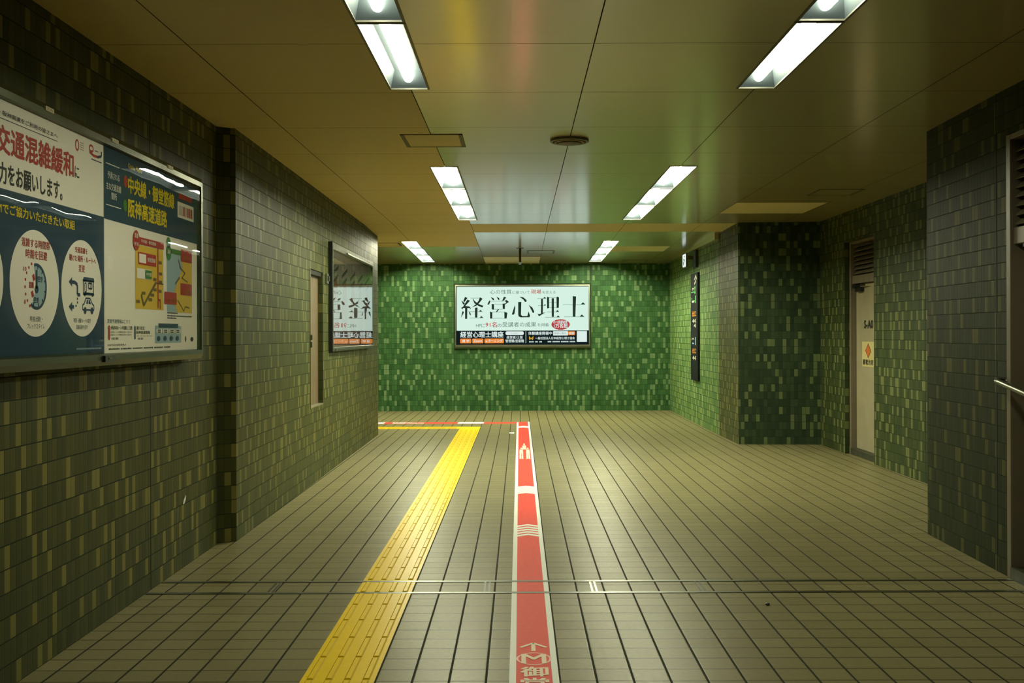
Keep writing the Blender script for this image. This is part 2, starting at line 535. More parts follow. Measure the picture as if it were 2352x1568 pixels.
# rear left wall with the niche
A = Vector((-1.938, 7.265)); B = Vector((-1.993, 14.96)); LW = (B - A).length
du2 = (B - A) / LW
L2 = Frame((A.x, A.y, 0), (du2.x, du2.y, 0), (0, 0, 1), (du2.y, -du2.x, 0))
def lu(y):      # distance along the rear left wall for a given depth
    return (y - A.y) / du2.y
NY0, NY1, NZ0, NZ1 = lu(9.93), lu(10.60), 0.718, 2.03
bm = bmesh.new()
uvwall(bm, A, B, 0, H, holes=[(NY0, NY1, NZ0, NZ1)], uoff=0.01)
uvwall(bm, B, (-9.0, 14.96), 0, H)
dep = 0.06
for a in (NY0, NY1):
    uvquad(bm, [L2.p(a, NZ0), L2.p(a, NZ0, -dep), L2.p(a, NZ1, -dep), L2.p(a, NZ1)], [(0, NZ0), (dep, NZ0), (dep, NZ1), (0, NZ1)])
for z in (NZ0, NZ1):
    uvquad(bm, [L2.p(NY0, z), L2.p(NY1, z), L2.p(NY1, z, -dep), L2.p(NY0, z, -dep)], [(0.0, 0.01), (NY1 - NY0, 0.01), (NY1 - NY0, 0.05), (0, 0.05)])
struct(obj('wall_left_rear', bm, M['tile_left']))
# back wall
bm = bmesh.new()
uvwall(bm, (-9.0, 19.545), (2.80, 19.545), 0, H, uoff=-9.0 + 1.2 + 0.048 * 200)
struct(obj('wall_back', bm, M['tile_back']))
# side passage end, and the wall behind the photographer
bm = bmesh.new()
uvwall(bm, (-9.0, 14.96), (-9.0, 19.545), 0, H)
struct(obj('wall_passage_end', bm, M['tile_left']))
bm = bmesh.new()
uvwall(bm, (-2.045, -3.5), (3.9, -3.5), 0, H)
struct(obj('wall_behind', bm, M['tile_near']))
# right wall, far part (greener tiles, their colour lightened for the sign and lamp glow)
bm = bmesh.new()
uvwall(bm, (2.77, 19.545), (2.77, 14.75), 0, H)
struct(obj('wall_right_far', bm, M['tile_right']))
bm = bmesh.new()
uvwall(bm, (2.77, 14.75), (2.785, 13.52), 0, H, uoff=0.01)
struct(obj('wall_right_middle', bm, M['tile_left']))
bm = bmesh.new()
uvwall(bm, (2.785, 13.52), (3.81, 13.45), 0, H, uoff=0.02)
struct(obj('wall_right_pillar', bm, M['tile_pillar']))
# door wall
DY1, DY0 = 13.45 - 12.44, 13.45 - 11.42
bm = bmesh.new()
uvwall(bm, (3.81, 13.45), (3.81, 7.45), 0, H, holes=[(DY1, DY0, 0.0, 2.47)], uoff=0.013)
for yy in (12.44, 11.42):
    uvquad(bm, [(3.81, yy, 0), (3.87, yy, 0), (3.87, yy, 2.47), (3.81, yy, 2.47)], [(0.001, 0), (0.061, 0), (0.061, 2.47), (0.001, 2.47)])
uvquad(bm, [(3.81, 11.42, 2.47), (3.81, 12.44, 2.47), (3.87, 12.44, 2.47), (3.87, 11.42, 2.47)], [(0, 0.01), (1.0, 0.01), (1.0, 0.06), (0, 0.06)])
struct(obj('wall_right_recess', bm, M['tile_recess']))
# near right block
bm = bmesh.new()
uvwall(bm, (3.81, 7.45), (2.86, 7.45), 0, H)
uvwall(bm, (2.86, 7.45), (2.82, 6.13), 0, H, uoff=0.02)
uvwall(bm, (2.82, 6.13), (2.82, 5.05), 2.55, H)
uvwall(bm, (2.82, 5.05), (2.82, -3.5), 0, H)
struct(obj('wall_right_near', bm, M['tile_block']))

# movement joints in the tiling
def vjoint(f, a, z1=2.82, wd=0.010):
    bm = bmesh.new()
    f.box(bm, a - wd / 2, a + wd / 2, 0.0, z1, -0.004, 0.0012)
    return bm
L1 = Frame((-2.045, 0, 0), (0, 1, 0), (0, 0, 1), (1, 0, 0))
BK = Frame((0, 19.545, 0), (1, 0, 0), (0, 0, 1), (0, -1, 0))
RF = Frame((2.77, 0, 0), (0, -1, 0), (0, 0, 1), (-1, 0, 0))      # u = -Y
RD = Frame((3.81, 0, 0), (0, -1, 0), (0, 0, 1), (-1, 0, 0))
n_trim = 2
for f, a, z in ((L1, 5.884, 2.82), (L1, 7.175, 2.82), (L2, lu(10.612), 2.82), (BK, -1.203, 2.71), (BK, 1.318, 2.71), (RD, -9.97, 2.82), (RD, -13.43, 2.82)):
    struct(obj('trim_%d' % n_trim, vjoint(f, a, z), M['joint'])); n_trim += 1
bm = bmesh.new()
fN = Frame((2.8248, 6.288, 0), (-0.0303, -1, 0), (0, 0, 1), (-1, 0.03, 0))
fN.box(bm, -0.005, 0.005, 0, 2.82, -0.004, 0.0015)
struct(obj('trim_%d' % n_trim, bm, M['joint'])); n_trim += 1


# ------------------------------------------------------------------ recessed lamps
tube_mats = {kk: glow('tube_glow_' + kk, TUBE_COL, v) for kk, v in TUBE.items()}
lamp_lab = {
    ('near', 'left', 0): 'recessed fluorescent lamp cut off by the top edge, left row, nearest the viewer',
    ('near', 'left', 1): 'recessed fluorescent lamp in the left row ending above the ceiling hatch, second from the viewer',
    ('near', 'right', 0): 'recessed fluorescent lamp cut off by the top edge, right row, nearest the viewer',
    ('near', 'right', 1): 'recessed fluorescent lamp in the right row, whole and largest, behind the cut-off one',
    ('mid', 'left', 0): 'near third of the middle left strip of lamps, just behind the ceiling hatch',
    ('mid', 'left', 1): 'centre third of the middle left strip of ceiling lamps',
    ('mid', 'left', 2): 'far third of the middle left strip of ceiling lamps, by the matt panel',
    ('mid', 'right', 0): 'near third of the middle right strip of ceiling lamps',
    ('mid', 'right', 1): 'centre third of the middle right strip of ceiling lamps',
    ('mid', 'right', 2): 'far third of the middle right strip of ceiling lamps',
    ('far', 'left', 0): 'near third of the small lamp strip at the far left over the passage',
    ('far', 'left', 1): 'centre third of the small lamp strip at the far left over the passage',
    ('far', 'left', 2): 'far third of the small lamp strip at the far left, touching the back wall',
    ('far', 'right', 0): 'near third of the small lamp strip right of the hanging sign',
    ('far', 'right', 1): 'centre third of the small lamp strip right of the hanging sign',
    ('far', 'right', 2): 'far third of the small lamp strip at the right, nearest the back wall',
    ('side', 'side', 0): 'unseen recessed fluorescent lamp added round the corner to light the left passage',
}
cnt = {}
for (x0, x1, y0, y1, key, side) in LAMPS:
    i = cnt.get((key, side), 0); cnt[(key, side)] = i + 1
    cx, cy, z = (x0 + x1) / 2, (y0 + y1) / 2, zc((y0 + y1) / 2)
    sl = -0.0193 if cy > 13.6 else 0.0
    t = thing('ceiling_lamp', lamp_lab[(key, side, i)], 'ceiling light', (cx, cy, z), 'fluorescent lamps recessed in the ceiling')
    zz = lambda y, h=0.0: zc(y) + h
    # tapering reflector
    bm = bmesh.new()
    D = 0.085; e = 0.035
    lo = [(x0, y0, zz(y0)), (x1, y0, zz(y0)), (x1, y1, zz(y1)), (x0, y1, zz(y1))]
    hi = [(x0 + e, y0 + 0.10, zz(y0, D)), (x1 - e, y0 + 0.10, zz(y0, D)), (x1 - e, y1 - 0.10, zz(y1, D)), (x0 + e, y1 - 0.10, zz(y1, D))]
    lv = [bm.verts.new(q) for q in lo]; hv = [bm.verts.new(q) for q in hi]
    for q in range(4):
        bm.faces.new([lv[q], lv[(q + 1) % 4], hv[(q + 1) % 4], hv[q]])
    bm.faces.new(hv)
    obj('reflector', bm, M['reflector'], t)
    # rim
    bm = bmesh.new()
    rr = 0.006
    for a, b, c, d in ((x0 - rr, x0 + rr, y0, y1), (x1 - rr, x1 + rr, y0, y1), (x0 + rr, x1 - rr, y0, y0 + rr * 1.6), (x0 + rr, x1 - rr, y1 - rr * 1.6, y1)):
        vs8 = [bm.verts.new((p, q, zz(q, h))) for p in (a, b) for q in (c, d) for h in (-0.004, 0.004)]
        for f in ((0, 1, 3, 2), (4, 6, 7, 5), (0, 4, 5, 1), (2, 3, 7, 6), (0, 2, 6, 4), (1, 5, 7, 3)):
            bm.faces.new([vs8[g] for g in f])
    obj('rim', bm, M['lamp_rim'], t)
    # tube
    bm = bmesh.new()
    N = 14; r = 0.026
    cols = []
    for (y, rad) in ((y0 + 0.045, 0.010), (y0 + 0.055, 0.022), (y0 + 0.075, r), (y1 - 0.075, r), (y1 - 0.055, 0.022), (y1 - 0.045, 0.010)):
        cols.append([bm.verts.new((cx + rad * math.cos(2 * math.pi * g / N), y, zz(y, 0.047) + rad * math.sin(2 * math.pi * g / N))) for g in range(N)])
    for a, b in zip(cols[:-1], cols[1:]):
        for g in range(N):
            bm.faces.new([a[g], a[(g + 1) % N], b[(g + 1) % N], b[g]])
    bm.faces.new(cols[0]); bm.faces.new(cols[-1])
    obj('tube', bm, tube_mats[key], t, smooth=True)

# ------------------------------------------------------------------ ceiling hatches
HF = plain('hatch_gap', (0.06, 0.065, 0.03), 0.6)
def hatch(x0, x1, y0, y1, label):
    t = thing('inspection_hatch', label, 'ceiling hatch', ((x0 + x1) / 2, (y0 + y1) / 2, zc((y0 + y1) / 2)), 'inspection hatches in the ceiling')
    g = 0.018
    bm = bmesh.new()
    def slab(bm, a, b, c, d, h0, h1):
        vs8 = [bm.verts.new((p, q, zc(q) + h)) for p in (a, b) for q in (c, d) for h in (h0, h1)]
        for f in ((0, 1, 3, 2), (4, 6, 7, 5), (0, 4, 5, 1), (2, 3, 7, 6), (0, 2, 6, 4), (1, 5, 7, 3)):
            bm.faces.new([vs8[q] for q in f])
    slab(bm, x0, x0 + g * 1.5, y0, y1, -0.004, 0.004); slab(bm, x1 - g * 1.6, x1, y0, y1, -0.004, 0.004)
    slab(bm, x0, x1, y0, y0 + g, -0.004, 0.004); slab(bm, x0, x1, y1 - g, y1, -0.004, 0.004)
    obj('hatch_frame', bm, HF, t)
    bm = bmesh.new()
    slab(bm, x0 + g * 1.7, x1 - g * 1.8, y0 + g * 1.2, y1 - g * 1.2, -0.003, 0.004)
    obj('hatch_panel', bm, M['ceil_gloss'] if x0 > -0.5 else M['ceil_matte'], t)
hatch(-0.840, -0.398, 7.485, 7.99, 'large square ceiling hatch between the near and middle left lamps')
hatch(2.94, 3.395, 10.41, 10.87, 'faint ceiling hatch in the dim right ceiling over the door recess')
hatch(0.128, 0.575, 17.10, 17.60, 'slim looking ceiling hatch just right of the small hanging sign')
hatch(1.84, 2.30, 18.85, 19.25, 'small ceiling hatch close to the back wall at the right')
hatch(-2.25, -1.79, 15.85, 16.25, 'ceiling hatch partly hidden by the left wall corner')

# round air diffuser
t = thing('air_diffuser', 'round dark ceiling air outlet on the centre joint of the ceiling', 'air vent', (0.368, 7.72, 2.82))
def lathe(prof, cx, cy, n=48):
    bm = bmesh.new()
    rings = [[bm.verts.new((cx + r * math.cos(2 * math.pi * i / n), cy + r * math.sin(2 * math.pi * i / n), z)) for i in range(n)] for r, z in prof]
    for a, b in zip(rings[:-1], rings[1:]):
        for i in range(n):
            bm.faces.new([a[i], a[(i + 1) % n], b[(i + 1) % n], b[i]])
    return bm
obj('outer_ring', lathe([(0.140, 2.82), (0.141, 2.805), (0.128, 2.800), (0.118, 2.812), (0.116, 2.819)], 0.368, 7.72), plain('diffuser_enamel', (0.10, 0.10, 0.06), 0.4), t, smooth=True)
obj('inner_ring', lathe([(0.108, 2.818), (0.109, 2.797), (0.099, 2.795), (0.094, 2.816)], 0.368, 7.72), plain('diffuser_ring', (0.26, 0.22, 0.11), 0.4), t, smooth=True)
bm = lathe([(0.084, 2.815), (0.086, 2.795), (0.080, 2.790), (0.004, 2.788)], 0.368, 7.72)
obj('centre_disc', bm, plain('diffuser_disc', (0.05, 0.055, 0.035), 0.5), t, smooth=True)

# hanging sign seen on edge
t = thing('hanging_sign', 'thin brown sign seen edge-on hanging from the ceiling above the backlit poster', 'sign', (0.014, 16.95, zc(16.95)))
bm = bmesh.new(); box(bm, -0.004, 0.032, 16.66, 17.26, 2.536, 2.735)
obj('sign_board', bm, M['brown_edge'], t)
bm = bmesh.new(); box(bm, -0.006, 0.000, 16.68, 17.24, 2.540, 2.731); box(bm, 0.029, 0.034, 16.68, 17.24, 2.540, 2.731)
obj('sign_face', bm, M['g_white'], t)
for a, zt in ((16.70, 2.762), (17.18, 2.753)):
    bm = bmesh.new(); box(bm, 0.004, 0.024, a, a + 0.02, 2.72, zt)
    obj('hanger', bm, M['dark_metal'], t)
bm = bmesh.new(); box(bm, -0.042, 0.070, 16.66, 16.76, 2.754, 2.762)
obj('mounting_plate', bm, M['dark_metal'], t)

# lit exit sign by the right wall
t = thing('exit_sign', 'small glowing white exit sign under the ceiling by the right wall', 'sign', (2.62, 16.95, 2.67))
bm = bmesh.new(); box(bm, 2.625, 2.66, 16.73, 17.01, 2.455, 2.68)
obj('sign_box', bm, M['frame_paint'], t)
bm = bmesh.new(); box(bm, 2.615, 2.627, 16.74, 17.00, 2.47, 2.665)
obj('lit_panel', bm, M['exit_glow'], t)
f = Frame((2.614, 0, 0), (0, -1, 0), (0, 0, 1), (-1, 0, 0))
bm = bmesh.new()
f.ell(bm, -16.80, 2.625, 0.03, 0.016, 0.001); f.line(bm, [(-16.83, 2.60), (-16.88, 2.56), (-16.84, 2.52), (-16.90, 2.49)], 0.03, 0.001)
f.line(bm, [(-16.90, 2.59), (-16.80, 2.57), (-16.76, 2.54)], 0.022, 0.001); f.line(bm, [(-16.86, 2.55), (-16.93, 2.52)], 0.025, 0.001)
obj('running_figure', bm, plain('exit_green', (0.0, 0.05, 0.03), 0.5), t)
bm = bmesh.new(); box(bm, 2.66, 2.77, 16.82, 16.90, 2.58, 2.64)
obj('wall_arm', bm, M['frame_paint'], t)

# dark strip painted as the shadow behind the exit sign
bm = bmesh.new(); box(bm, 2.725, 2.769, 16.42, 16.62, 2.44, 2.704)
tag(obj('shadow_strip', bm, plain('shadow_dark', (0.03, 0.035, 0.028), 0.5)), 'dark painted shadow strip on the right wall above the black guide board', 'painted shadow')

# black guide board
t = thing('guide_board', 'tall narrow black guide board with orange and white lettering on right wall', 'sign', (2.755, 16.62, 1.5))
bm = bmesh.new(); box(bm, 2.735, 2.769, 16.30, 16.95, 0.68, 2.352)
obj('board', bm, M['sign_black'], t)
f = Frame((2.735, 0, 0), (0, -1, 0), (0, 0, 1), (-1, 0, 0))
def Z(py):
    return 1.41 + (763.8 - py) / 205.5 * 1.395
bm = bmesh.new()
f.line(bm, [(-16.58, Z(650)), (-16.44, Z(643)), (-16.44, Z(632))], 0.035, 0.002); f.line(bm, [(-16.58, Z(640)), (-16.44, Z(631)), (-16.36, Z(641))], 0.03, 0.002)
f.text(bm, '44', -16.78, -16.46, Z(739), Z(730), 0.002, 0.02)
f.text(bm, '4', -16.64, -16.46, Z(750), Z(741), 0.002, 0.02)
f.text(bm, '44', -16.78, -16.46, Z(824.5), Z(815), 0.002, 0.02)
f.text(bm, 'M', -16.78, -16.60, Z(664), Z(658), 0.003, 0.03)
f.text(bm, 'JR', -16.85, -16.62, Z(779), Z(774), 0.002, 0.02)
f.rect(bm, -16.80, -16.60, Z(692), Z(688), 0.002)
obj('white_lettering', bm, M['g_white'], t)
bm = bmesh.new()
f.text(bm, '出口', -16.78, -16.45, Z(724.5), Z(712), 0.002, 0.03)
f.text(bm, '出口', -16.78, -16.45, Z(809.5), Z(797.5), 0.002, 0.03)
obj('orange_lettering', bm, M['g_orange'], t)
bm = bmesh.new()
f.ring(bm, -16.53, Z(664), 0.075, 0.062, 0.03, 0.002); f.line(bm, [(-16.88, Z(668)), (-16.56, Z(668))], 0.014, 0.002)
f.rect(bm, -16.52, -16.45, Z(694), Z(677), 0.002); f.line(bm, [(-16.85, Z(688)), (-16.55, Z(688))], 0.012, 0.002)
f.ell(bm, -16.82, Z(683), 0.03, 0.012, 0.002)
obj('green_symbols', bm, M['g_green'], t)
bm = bmesh.new()
f.rect(bm, -16.53, -16.46, Z(790), Z(772), 0.002); f.rect(bm, -16.80, -16.64, Z(788), Z(785), 0.002)
obj('blue_symbols', bm, M['g_blue'], t)


# ------------------------------------------------------------------ framed cases
def case_frame(f, a0, a1, b0, b1, wt, wb, ws, d, mat, t, bev=0.6):
    """Four mitred rails; the outer edge lies at wall depth, the inner edge at the front."""
    ia0, ia1, ib0, ib1 = a0 + ws, a1 - ws, b0 + wb, b1 - wt
    for (o1, o2, i1, i2) in (((a0, b1), (a1, b1), (ia0, ib1), (ia1, ib1)), ((a0, b0), (a1, b0), (ia0, ib0), (ia1, ib0)),
                             ((a0, b0), (a0, b1), (ia0, ib0), (ia0, ib1)), ((a1, b0), (a1, b1), (ia1, ib0), (ia1, ib1))):
        bm = bmesh.new()
        def mid(o, i, q):
            return (o[0] + (i[0] - o[0]) * q, o[1] + (i[1] - o[1]) * q)
        prof = []
        for o, i in ((o1, i1), (o2, i2)):
            prof.append([bm.verts.new(f.p(*o, 0.0)), bm.verts.new(f.p(*o, d * bev)), bm.verts.new(f.p(*mid(o, i, 0.45), d)),
                         bm.verts.new(f.p(*mid(o, i, 0.9), d)), bm.verts.new(f.p(*i, d * 0.8)), bm.verts.new(f.p(*i, 0.0))])
        for q in range(6):
            bm.faces.new([prof[0][q], prof[0][(q + 1) % 6], prof[1][(q + 1) % 6], prof[1][q]])
        bm.faces.new(prof[0]); bm.faces.new(prof[1])
        bmesh.ops.recalc_face_normals(bm, faces=bm.faces)
        obj('frame_rail', bm, mat, t)


# ---------- backlit poster on the back wall
S = Frame((0, 19.545, 0), (1, 0, 0), (0, 0, 1), (0, -1, 0))
t = thing('lightbox', 'metal framed lightbox case on the green back wall', 'display case', (0.057, 19.5, 1.15))
case_frame(S, -1.197, 1.312, 1.148, 2.338, 0.052, 0.072, 0.042, 0.085, M['alu'], t)
bm = bmesh.new(); S.box(bm, -1.16, 1.275, 1.215, 2.29, 0.0, 0.045)
obj('back_panel', bm, M['black'], t)

p = thing('backlit_poster', 'white backlit poster with five large black characters on the back wall', 'poster', (0.066, 19.49, 1.22))
UX0, UX1, VZ0, VZ1 = -1.149, 1.281, 1.222, 2.279
def cx_(x):      # poster plane metres
    return UX0 + (x - 133) / (2212 - 133) * (UX1 - UX0)
def cz_(y):
    return VZ1 - (y - 133) / (1037 - 133) * (VZ1 - VZ0)
c0 = 0.046
bm = bmesh.new(); S.box(bm, UX0 - 0.012, UX1 + 0.012, VZ0 - 0.01, VZ1 + 0.01, 0.045, 0.0455)
obj('dark_band', bm, M['s_band'], p)
bm = bmesh.new(); S.rrect(bm, UX0 + 0.002, UX1 - 0.002, cz_(820), VZ1, 0.012, c0 + 0.0005)
obj('white_sheet', bm, M['s_white'], p)
def T(bm, body, x0, x1, y0, y1, lift=0.0015, bold=0.0, slant=0.0):
    S.text(bm, body, cx_(x0), cx_(x1), cz_(y1), cz_(y0), c0 + lift, bold, slant)
def P(bm, pts, lift=0.0015):
    S.poly(bm, [(cx_(x), cz_(y)) for x, y in pts], c0 + lift)
INK = [
    [(262, 290), (303, 306), (256, 372), (236, 358)], [(208, 345), (262, 390), (250, 410), (232, 408)],
    [(302, 332), (342, 350), (268, 432), (330, 440), (316, 425), (357, 468), (345, 482), (335, 465), (235, 465), (215, 488), (205, 458), (232, 445)],
    [(264, 465), (300, 455), (296, 635), (264, 635)], [(222, 515), (248, 522), (240, 545), (200, 620), (206, 590)], [(316, 512), (350, 545), (355, 580), (340, 575)],
    [(498, 297), (540, 320), (480, 395), (440, 430), (368, 455), (430, 410), (478, 350)], [(388, 312), (410, 350), (470, 400), (552, 430), (535, 458), (470, 430), (410, 390), (390, 340)],
    [(420, 462), (460, 455), (456, 615), (420, 615)], [(482, 520), (506, 494), (530, 520)], [(494, 618), (518, 590), (550, 618)],
    [(668, 295), (712, 312), (722, 335), (712, 345), (695, 335)], [(758, 288), (800, 310), (806, 335), (795, 342), (780, 330)], [(872, 290), (912, 298), (880, 345), (842, 358), (860, 325)],
    [(652, 342), (662, 365), (640, 412), (615, 412), (628, 378)], [(895, 350), (912, 338), (956, 372), (935, 382), (900, 408), (890, 405), (912, 375), (895, 366)],
    [(682, 402), (718, 405), (718, 470), (716, 492), (684, 488)], [(852, 400), (893, 395), (888, 485), (856, 480)], [(775, 488), (800, 484), (765, 530), (750, 525)],
    [(655, 522), (692, 532), (690, 632), (657, 632)], [(880, 525), (928, 542), (915, 632), (882, 632)],
    [(1115, 290), (1180, 300), (1232, 345), (1228, 370), (1205, 372), (1180, 335)], [(1045, 420), (1052, 470), (1040, 555), (1020, 575), (998, 565), (1010, 530)],
    [(1098, 372), (1148, 372), (1142, 570), (1160, 595), (1240, 595), (1262, 520), (1285, 590), (1275, 612), (1140, 614), (1105, 600), (1098, 570)],
    [(1262, 415), (1320, 460), (1350, 520), (1345, 545), (1325, 542), (1300, 490)],
    [(1490, 316), (1515, 292), (1536, 316)], [(1458, 324), (1488, 324), (1485, 560), (1455, 570)], [(1500, 427), (1518, 407), (1537, 427)],
    [(1402, 555), (1425, 565), (1535, 530), (1430, 595), (1418, 590)], [(1550, 292), (1583, 300), (1583, 470), (1552, 475)], [(1625, 315), (1660, 315), (1658, 608), (1625, 608)],
    [(1700, 300), (1720, 290), (1740, 305), (1736, 465), (1702, 468)], [(1690, 526), (1714, 500), (1740, 526)], [(1700, 610), (1724, 585), (1752, 610)],
    [(1955, 282), (2008, 288), (1995, 605), (1955, 605)], [(2082, 412), (2115, 380), (2152, 412)], [(2065, 604), (2095, 570), (2135, 604)]]
HAIR = [(350, 498, 305), (325, 540, 518), (335, 550, 619), (665, 895, 355), (718, 856, 402), (718, 856, 481), (692, 885, 525), (690, 882, 623),
        (1400, 1535, 316), (1408, 1525, 427), (1583, 1705, 302), (1583, 1705, 380), (1583, 1705, 455), (1550, 1740, 526), (1520, 1752, 610), (1800, 2150, 412), (1820, 2138, 604)]
for lo_, hi_ in ((0, 560), (560, 970), (970, 1380), (1380, 1780), (1780, 2200)):
    bm = bmesh.new()
    for q in INK:
        if lo_ <= q[0][0] < hi_:
            P(bm, q)
    obj('large_character', bm, M['s_ink'], p)
bm = bmesh.new()
for x0, x1, y in HAIR:
    P(bm, [(x0, y), (x1, y), (x1, y + 8), (x0, y + 8)], 0.0012)
obj('hairline_strokes', bm, M['s_thin'], p)
bm = bmesh.new()
T(bm, '心の性質', 655, 995, 178, 248); T(bm, 'に基づいて', 1008, 1280, 196, 244); T(bm, 'を変える', 1478, 1685, 196, 244)
T(bm, 'HPに', 436, 572, 712, 768); T(bm, 'の', 768, 838, 715, 765); T(bm, '受講者の成果', 850, 1380, 686, 764); T(bm, 'を掲載', 1400, 1580, 706, 758)
obj('fine_lettering', bm, M['s_soft'], p)
bm = bmesh.new()
T(bm, '現場', 1300, 1460, 178, 246, 0.0015, 0.01); T(bm, '91名', 585, 762, 684, 768, 0.0015, 0.01)
S.ell(bm, cx_(1764), cz_(727), 0.168, 0.096, c0 + 0.0012)
P(bm, [(1700, 790), (1826, 790), (1800, 812), (1726, 812)], 0.0012)
obj('red_print', bm, M['s_red'], p)
bm = bmesh.new()
T(bm, 'のべ受講者数', 1648, 1868, 664, 716, 0.0018, 0.02, 0.12); T(bm, '1万名超', 1660, 1872, 716, 782, 0.0018, 0.035)
T(bm, '経営心理士講座', 190, 865, 836, 928, 0.0015, 0.035)
T(bm, '経営者/士業', 915, 1168, 905, 950, 0.0015, 0.02); T(bm, '管理職/営業職', 896, 1188, 960, 1008, 0.0015, 0.02)
T(bm, '体験講座開催中', 1256, 1628, 838, 890, 0.0015, 0.025)
T(bm, '一般社団法人日本経営心理士協会', 1365, 1984, 920, 962, 0.0015, 0.02)
S.rrect(bm, cx_(897), cx_(1186), cz_(892), cz_(832), 0.034, c0 + 0.0012)
S.rect(bm, cx_(1646), cx_(1878), cz_(900), cz_(830), c0 + 0.0012)
S.rect(bm, cx_(2018), cx_(2176), cz_(1000), cz_(830), c0 + 0.0012)
S.rect(bm, cx_(1214), cx_(1222), cz_(1015), cz_(832), c0 + 0.0012)
for x in range(1268, 1475, 16):
    if x not in (1348, 1412):
        P(bm, [(x, 988), (x + 9, 988), (x + 9, 1008), (x, 1008)])
for x in range(1560, 1985, 15):
    if (x // 15) % 9:
        P(bm, [(x, 986), (x + 10, 986), (x + 10, 1006), (x, 1006)])
obj('white_lettering', bm, M['s_text'], p)
bm = bmesh.new()
T(bm, '経営心理士', 1664, 1850, 850, 880, 0.0022); T(bm, 'こんな方へ', 985, 1100, 852, 874, 0.0022)
obj('box_lettering', bm, M['s_soft'], p)
for x0, x1, y0, y1 in ((184, 360, 944, 1018), (375, 550, 944, 1018), (566, 872, 944, 1018), (1878, 1990, 834, 895)):
    bm = bmesh.new()
    S.rrect(bm, cx_(x0), cx_(x1), cz_(y1), cz_(y0), 0.014, c0 + 0.0012)
    obj('orange_button', bm, M['s_orange'], p)
bm = bmesh.new()
T(bm, '通 学', 215, 328, 960, 1002, 0.002, 0.03); T(bm, 'Zoom', 396, 530, 960, 1000, 0.002, 0.03); T(bm, 'e-ラーニング', 585, 850, 956, 1004, 0.002, 0.03); T(bm, '検索', 1895, 1975, 846, 886, 0.002, 0.02)
obj('button_lettering', bm, M['s_text'], p)
bm = bmesh.new()
P(bm, [(1268, 905), (1282, 925), (1300, 940), (1318, 925), (1335, 905), (1335, 955), (1318, 972), (1310, 950), (1300, 960), (1290, 950), (1282, 972), (1266, 955)])
obj('bird_emblem', bm, M['s_yellow'], p)


# ---------- rear left case (its cover mirrors the backlit poster)
F2 = Frame((-1.967, 10.94, 0), (0, 1, 0), (0, 0, 1), (1, 0, 0))
W2 = lu(13.98) - lu(10.94)
t = thing('display_case', 'shallow black sided display case on the left wall beyond the niche', 'display case', tuple(F2.p(W2 / 2, 1.236, 0.02)))
case_frame(F2, 0, W2, 1.236, 2.362, 0.075, 0.042, 0.035, 0.048, M['alu_dark'], t, 0.95)
bm = bmesh.new(); F2.box(bm, 0.02, W2 - 0.02, 1.26, 2.32, 0.0, 0.02)
obj('back_panel', bm, M['black'], t)
bm = bmesh.new(); F2.box(bm, -0.008, 0.0, 1.225, 2.37, 0.0, 0.046)
obj('side_cheek', bm, M['black'], t)
bm = bmesh.new(); F2.box(bm, W2 * 0.3, W2 * 0.98, 2.305, 2.322, 0.046, 0.056)
obj('top_strip', bm, M['alu'], t)
for q in (0.05, 0.62):
    bm = bmesh.new(); F2.box(bm, W2 * q, W2 * q + 0.03, 1.238, 1.262, 0.046, 0.056)
    obj('catch', bm, M['steel'], t)
bm = bmesh.new(); bm.faces.new([bm.verts.new(F2.p(a, b, c)) for a, b, c in ((0.03, 1.276, 0.029), (W2 - 0.03, 1.276, 0.043), (W2 - 0.03, 2.29, 0.043), (0.03, 2.29, 0.029))])
obj('cover_sheet', bm, M['acrylic_far'], t)
p = thing('poster', 'dark brown and grey picture poster in the case beyond the niche', 'poster', tuple(F2.p(W2 / 2, 1.28, 0.022)))
bm = bmesh.new(); F2.box(bm, 0.035, W2 - 0.035, 1.278, 2.288, 0.020, 0.0215)
obj('sheet', bm, M['p_grey'], p)
bmo, bmg, bmw = bmesh.new(), bmesh.new(), bmesh.new()
for i in range(5):
    a = 0.10 + i * 0.58
    F2.poly(bmo, [(a, 1.62), (a + 0.12, 1.95), (a + 0.30, 2.02), (a + 0.42, 1.70), (a + 0.40, 1.45), (a + 0.05, 1.42)], 0.0222)
    F2.poly(bmg, [(a + 0.02, 2.02), (a + 0.40, 2.12), (a + 0.40, 2.16), (a + 0.02, 2.06)], 0.0228)
    F2.poly(bmg, [(a + 0.05, 1.94), (a + 0.36, 2.02), (a + 0.36, 2.055), (a + 0.05, 1.975)], 0.0228)
    F2.line(bmw, [(a + 0.5, 1.45), (a + 0.47, 1.8), (a + 0.52, 2.2)], 0.035, 0.0226)
    F2.poly(bmw, [(a + 0.1, 2.10), (a + 0.28, 2.16), (a + 0.22, 2.25), (a + 0.12, 2.23)], 0.0226)
obj('brown_shapes', bmo, M['p_brown'], p)
obj('slate_bars', bmg, plain('print_slate', (0.05, 0.05, 0.05), 0.5), p)
obj('pale_shapes', bmw, plain('print_pale', (0.40, 0.36, 0.30), 0.5), p)

# switch plate beside it
t = thing('key_switch', 'small shiny steel switch on the left wall by the poster case', 'switch', tuple(L2.p(lu(10.80), 1.97, 0.01)))
bm = bmesh.new(); L2.box(bm, lu(10.745), lu(10.86), 1.93, 2.03, 0.0, 0.018)
sw = obj('switch_plate', bm, M['steel'], t)
bm = bmesh.new(); L2.box(bm, lu(10.785), lu(10.82), 1.955, 2.005, 0.018, 0.034)
obj('switch_knob', bm, M['alu'], sw)

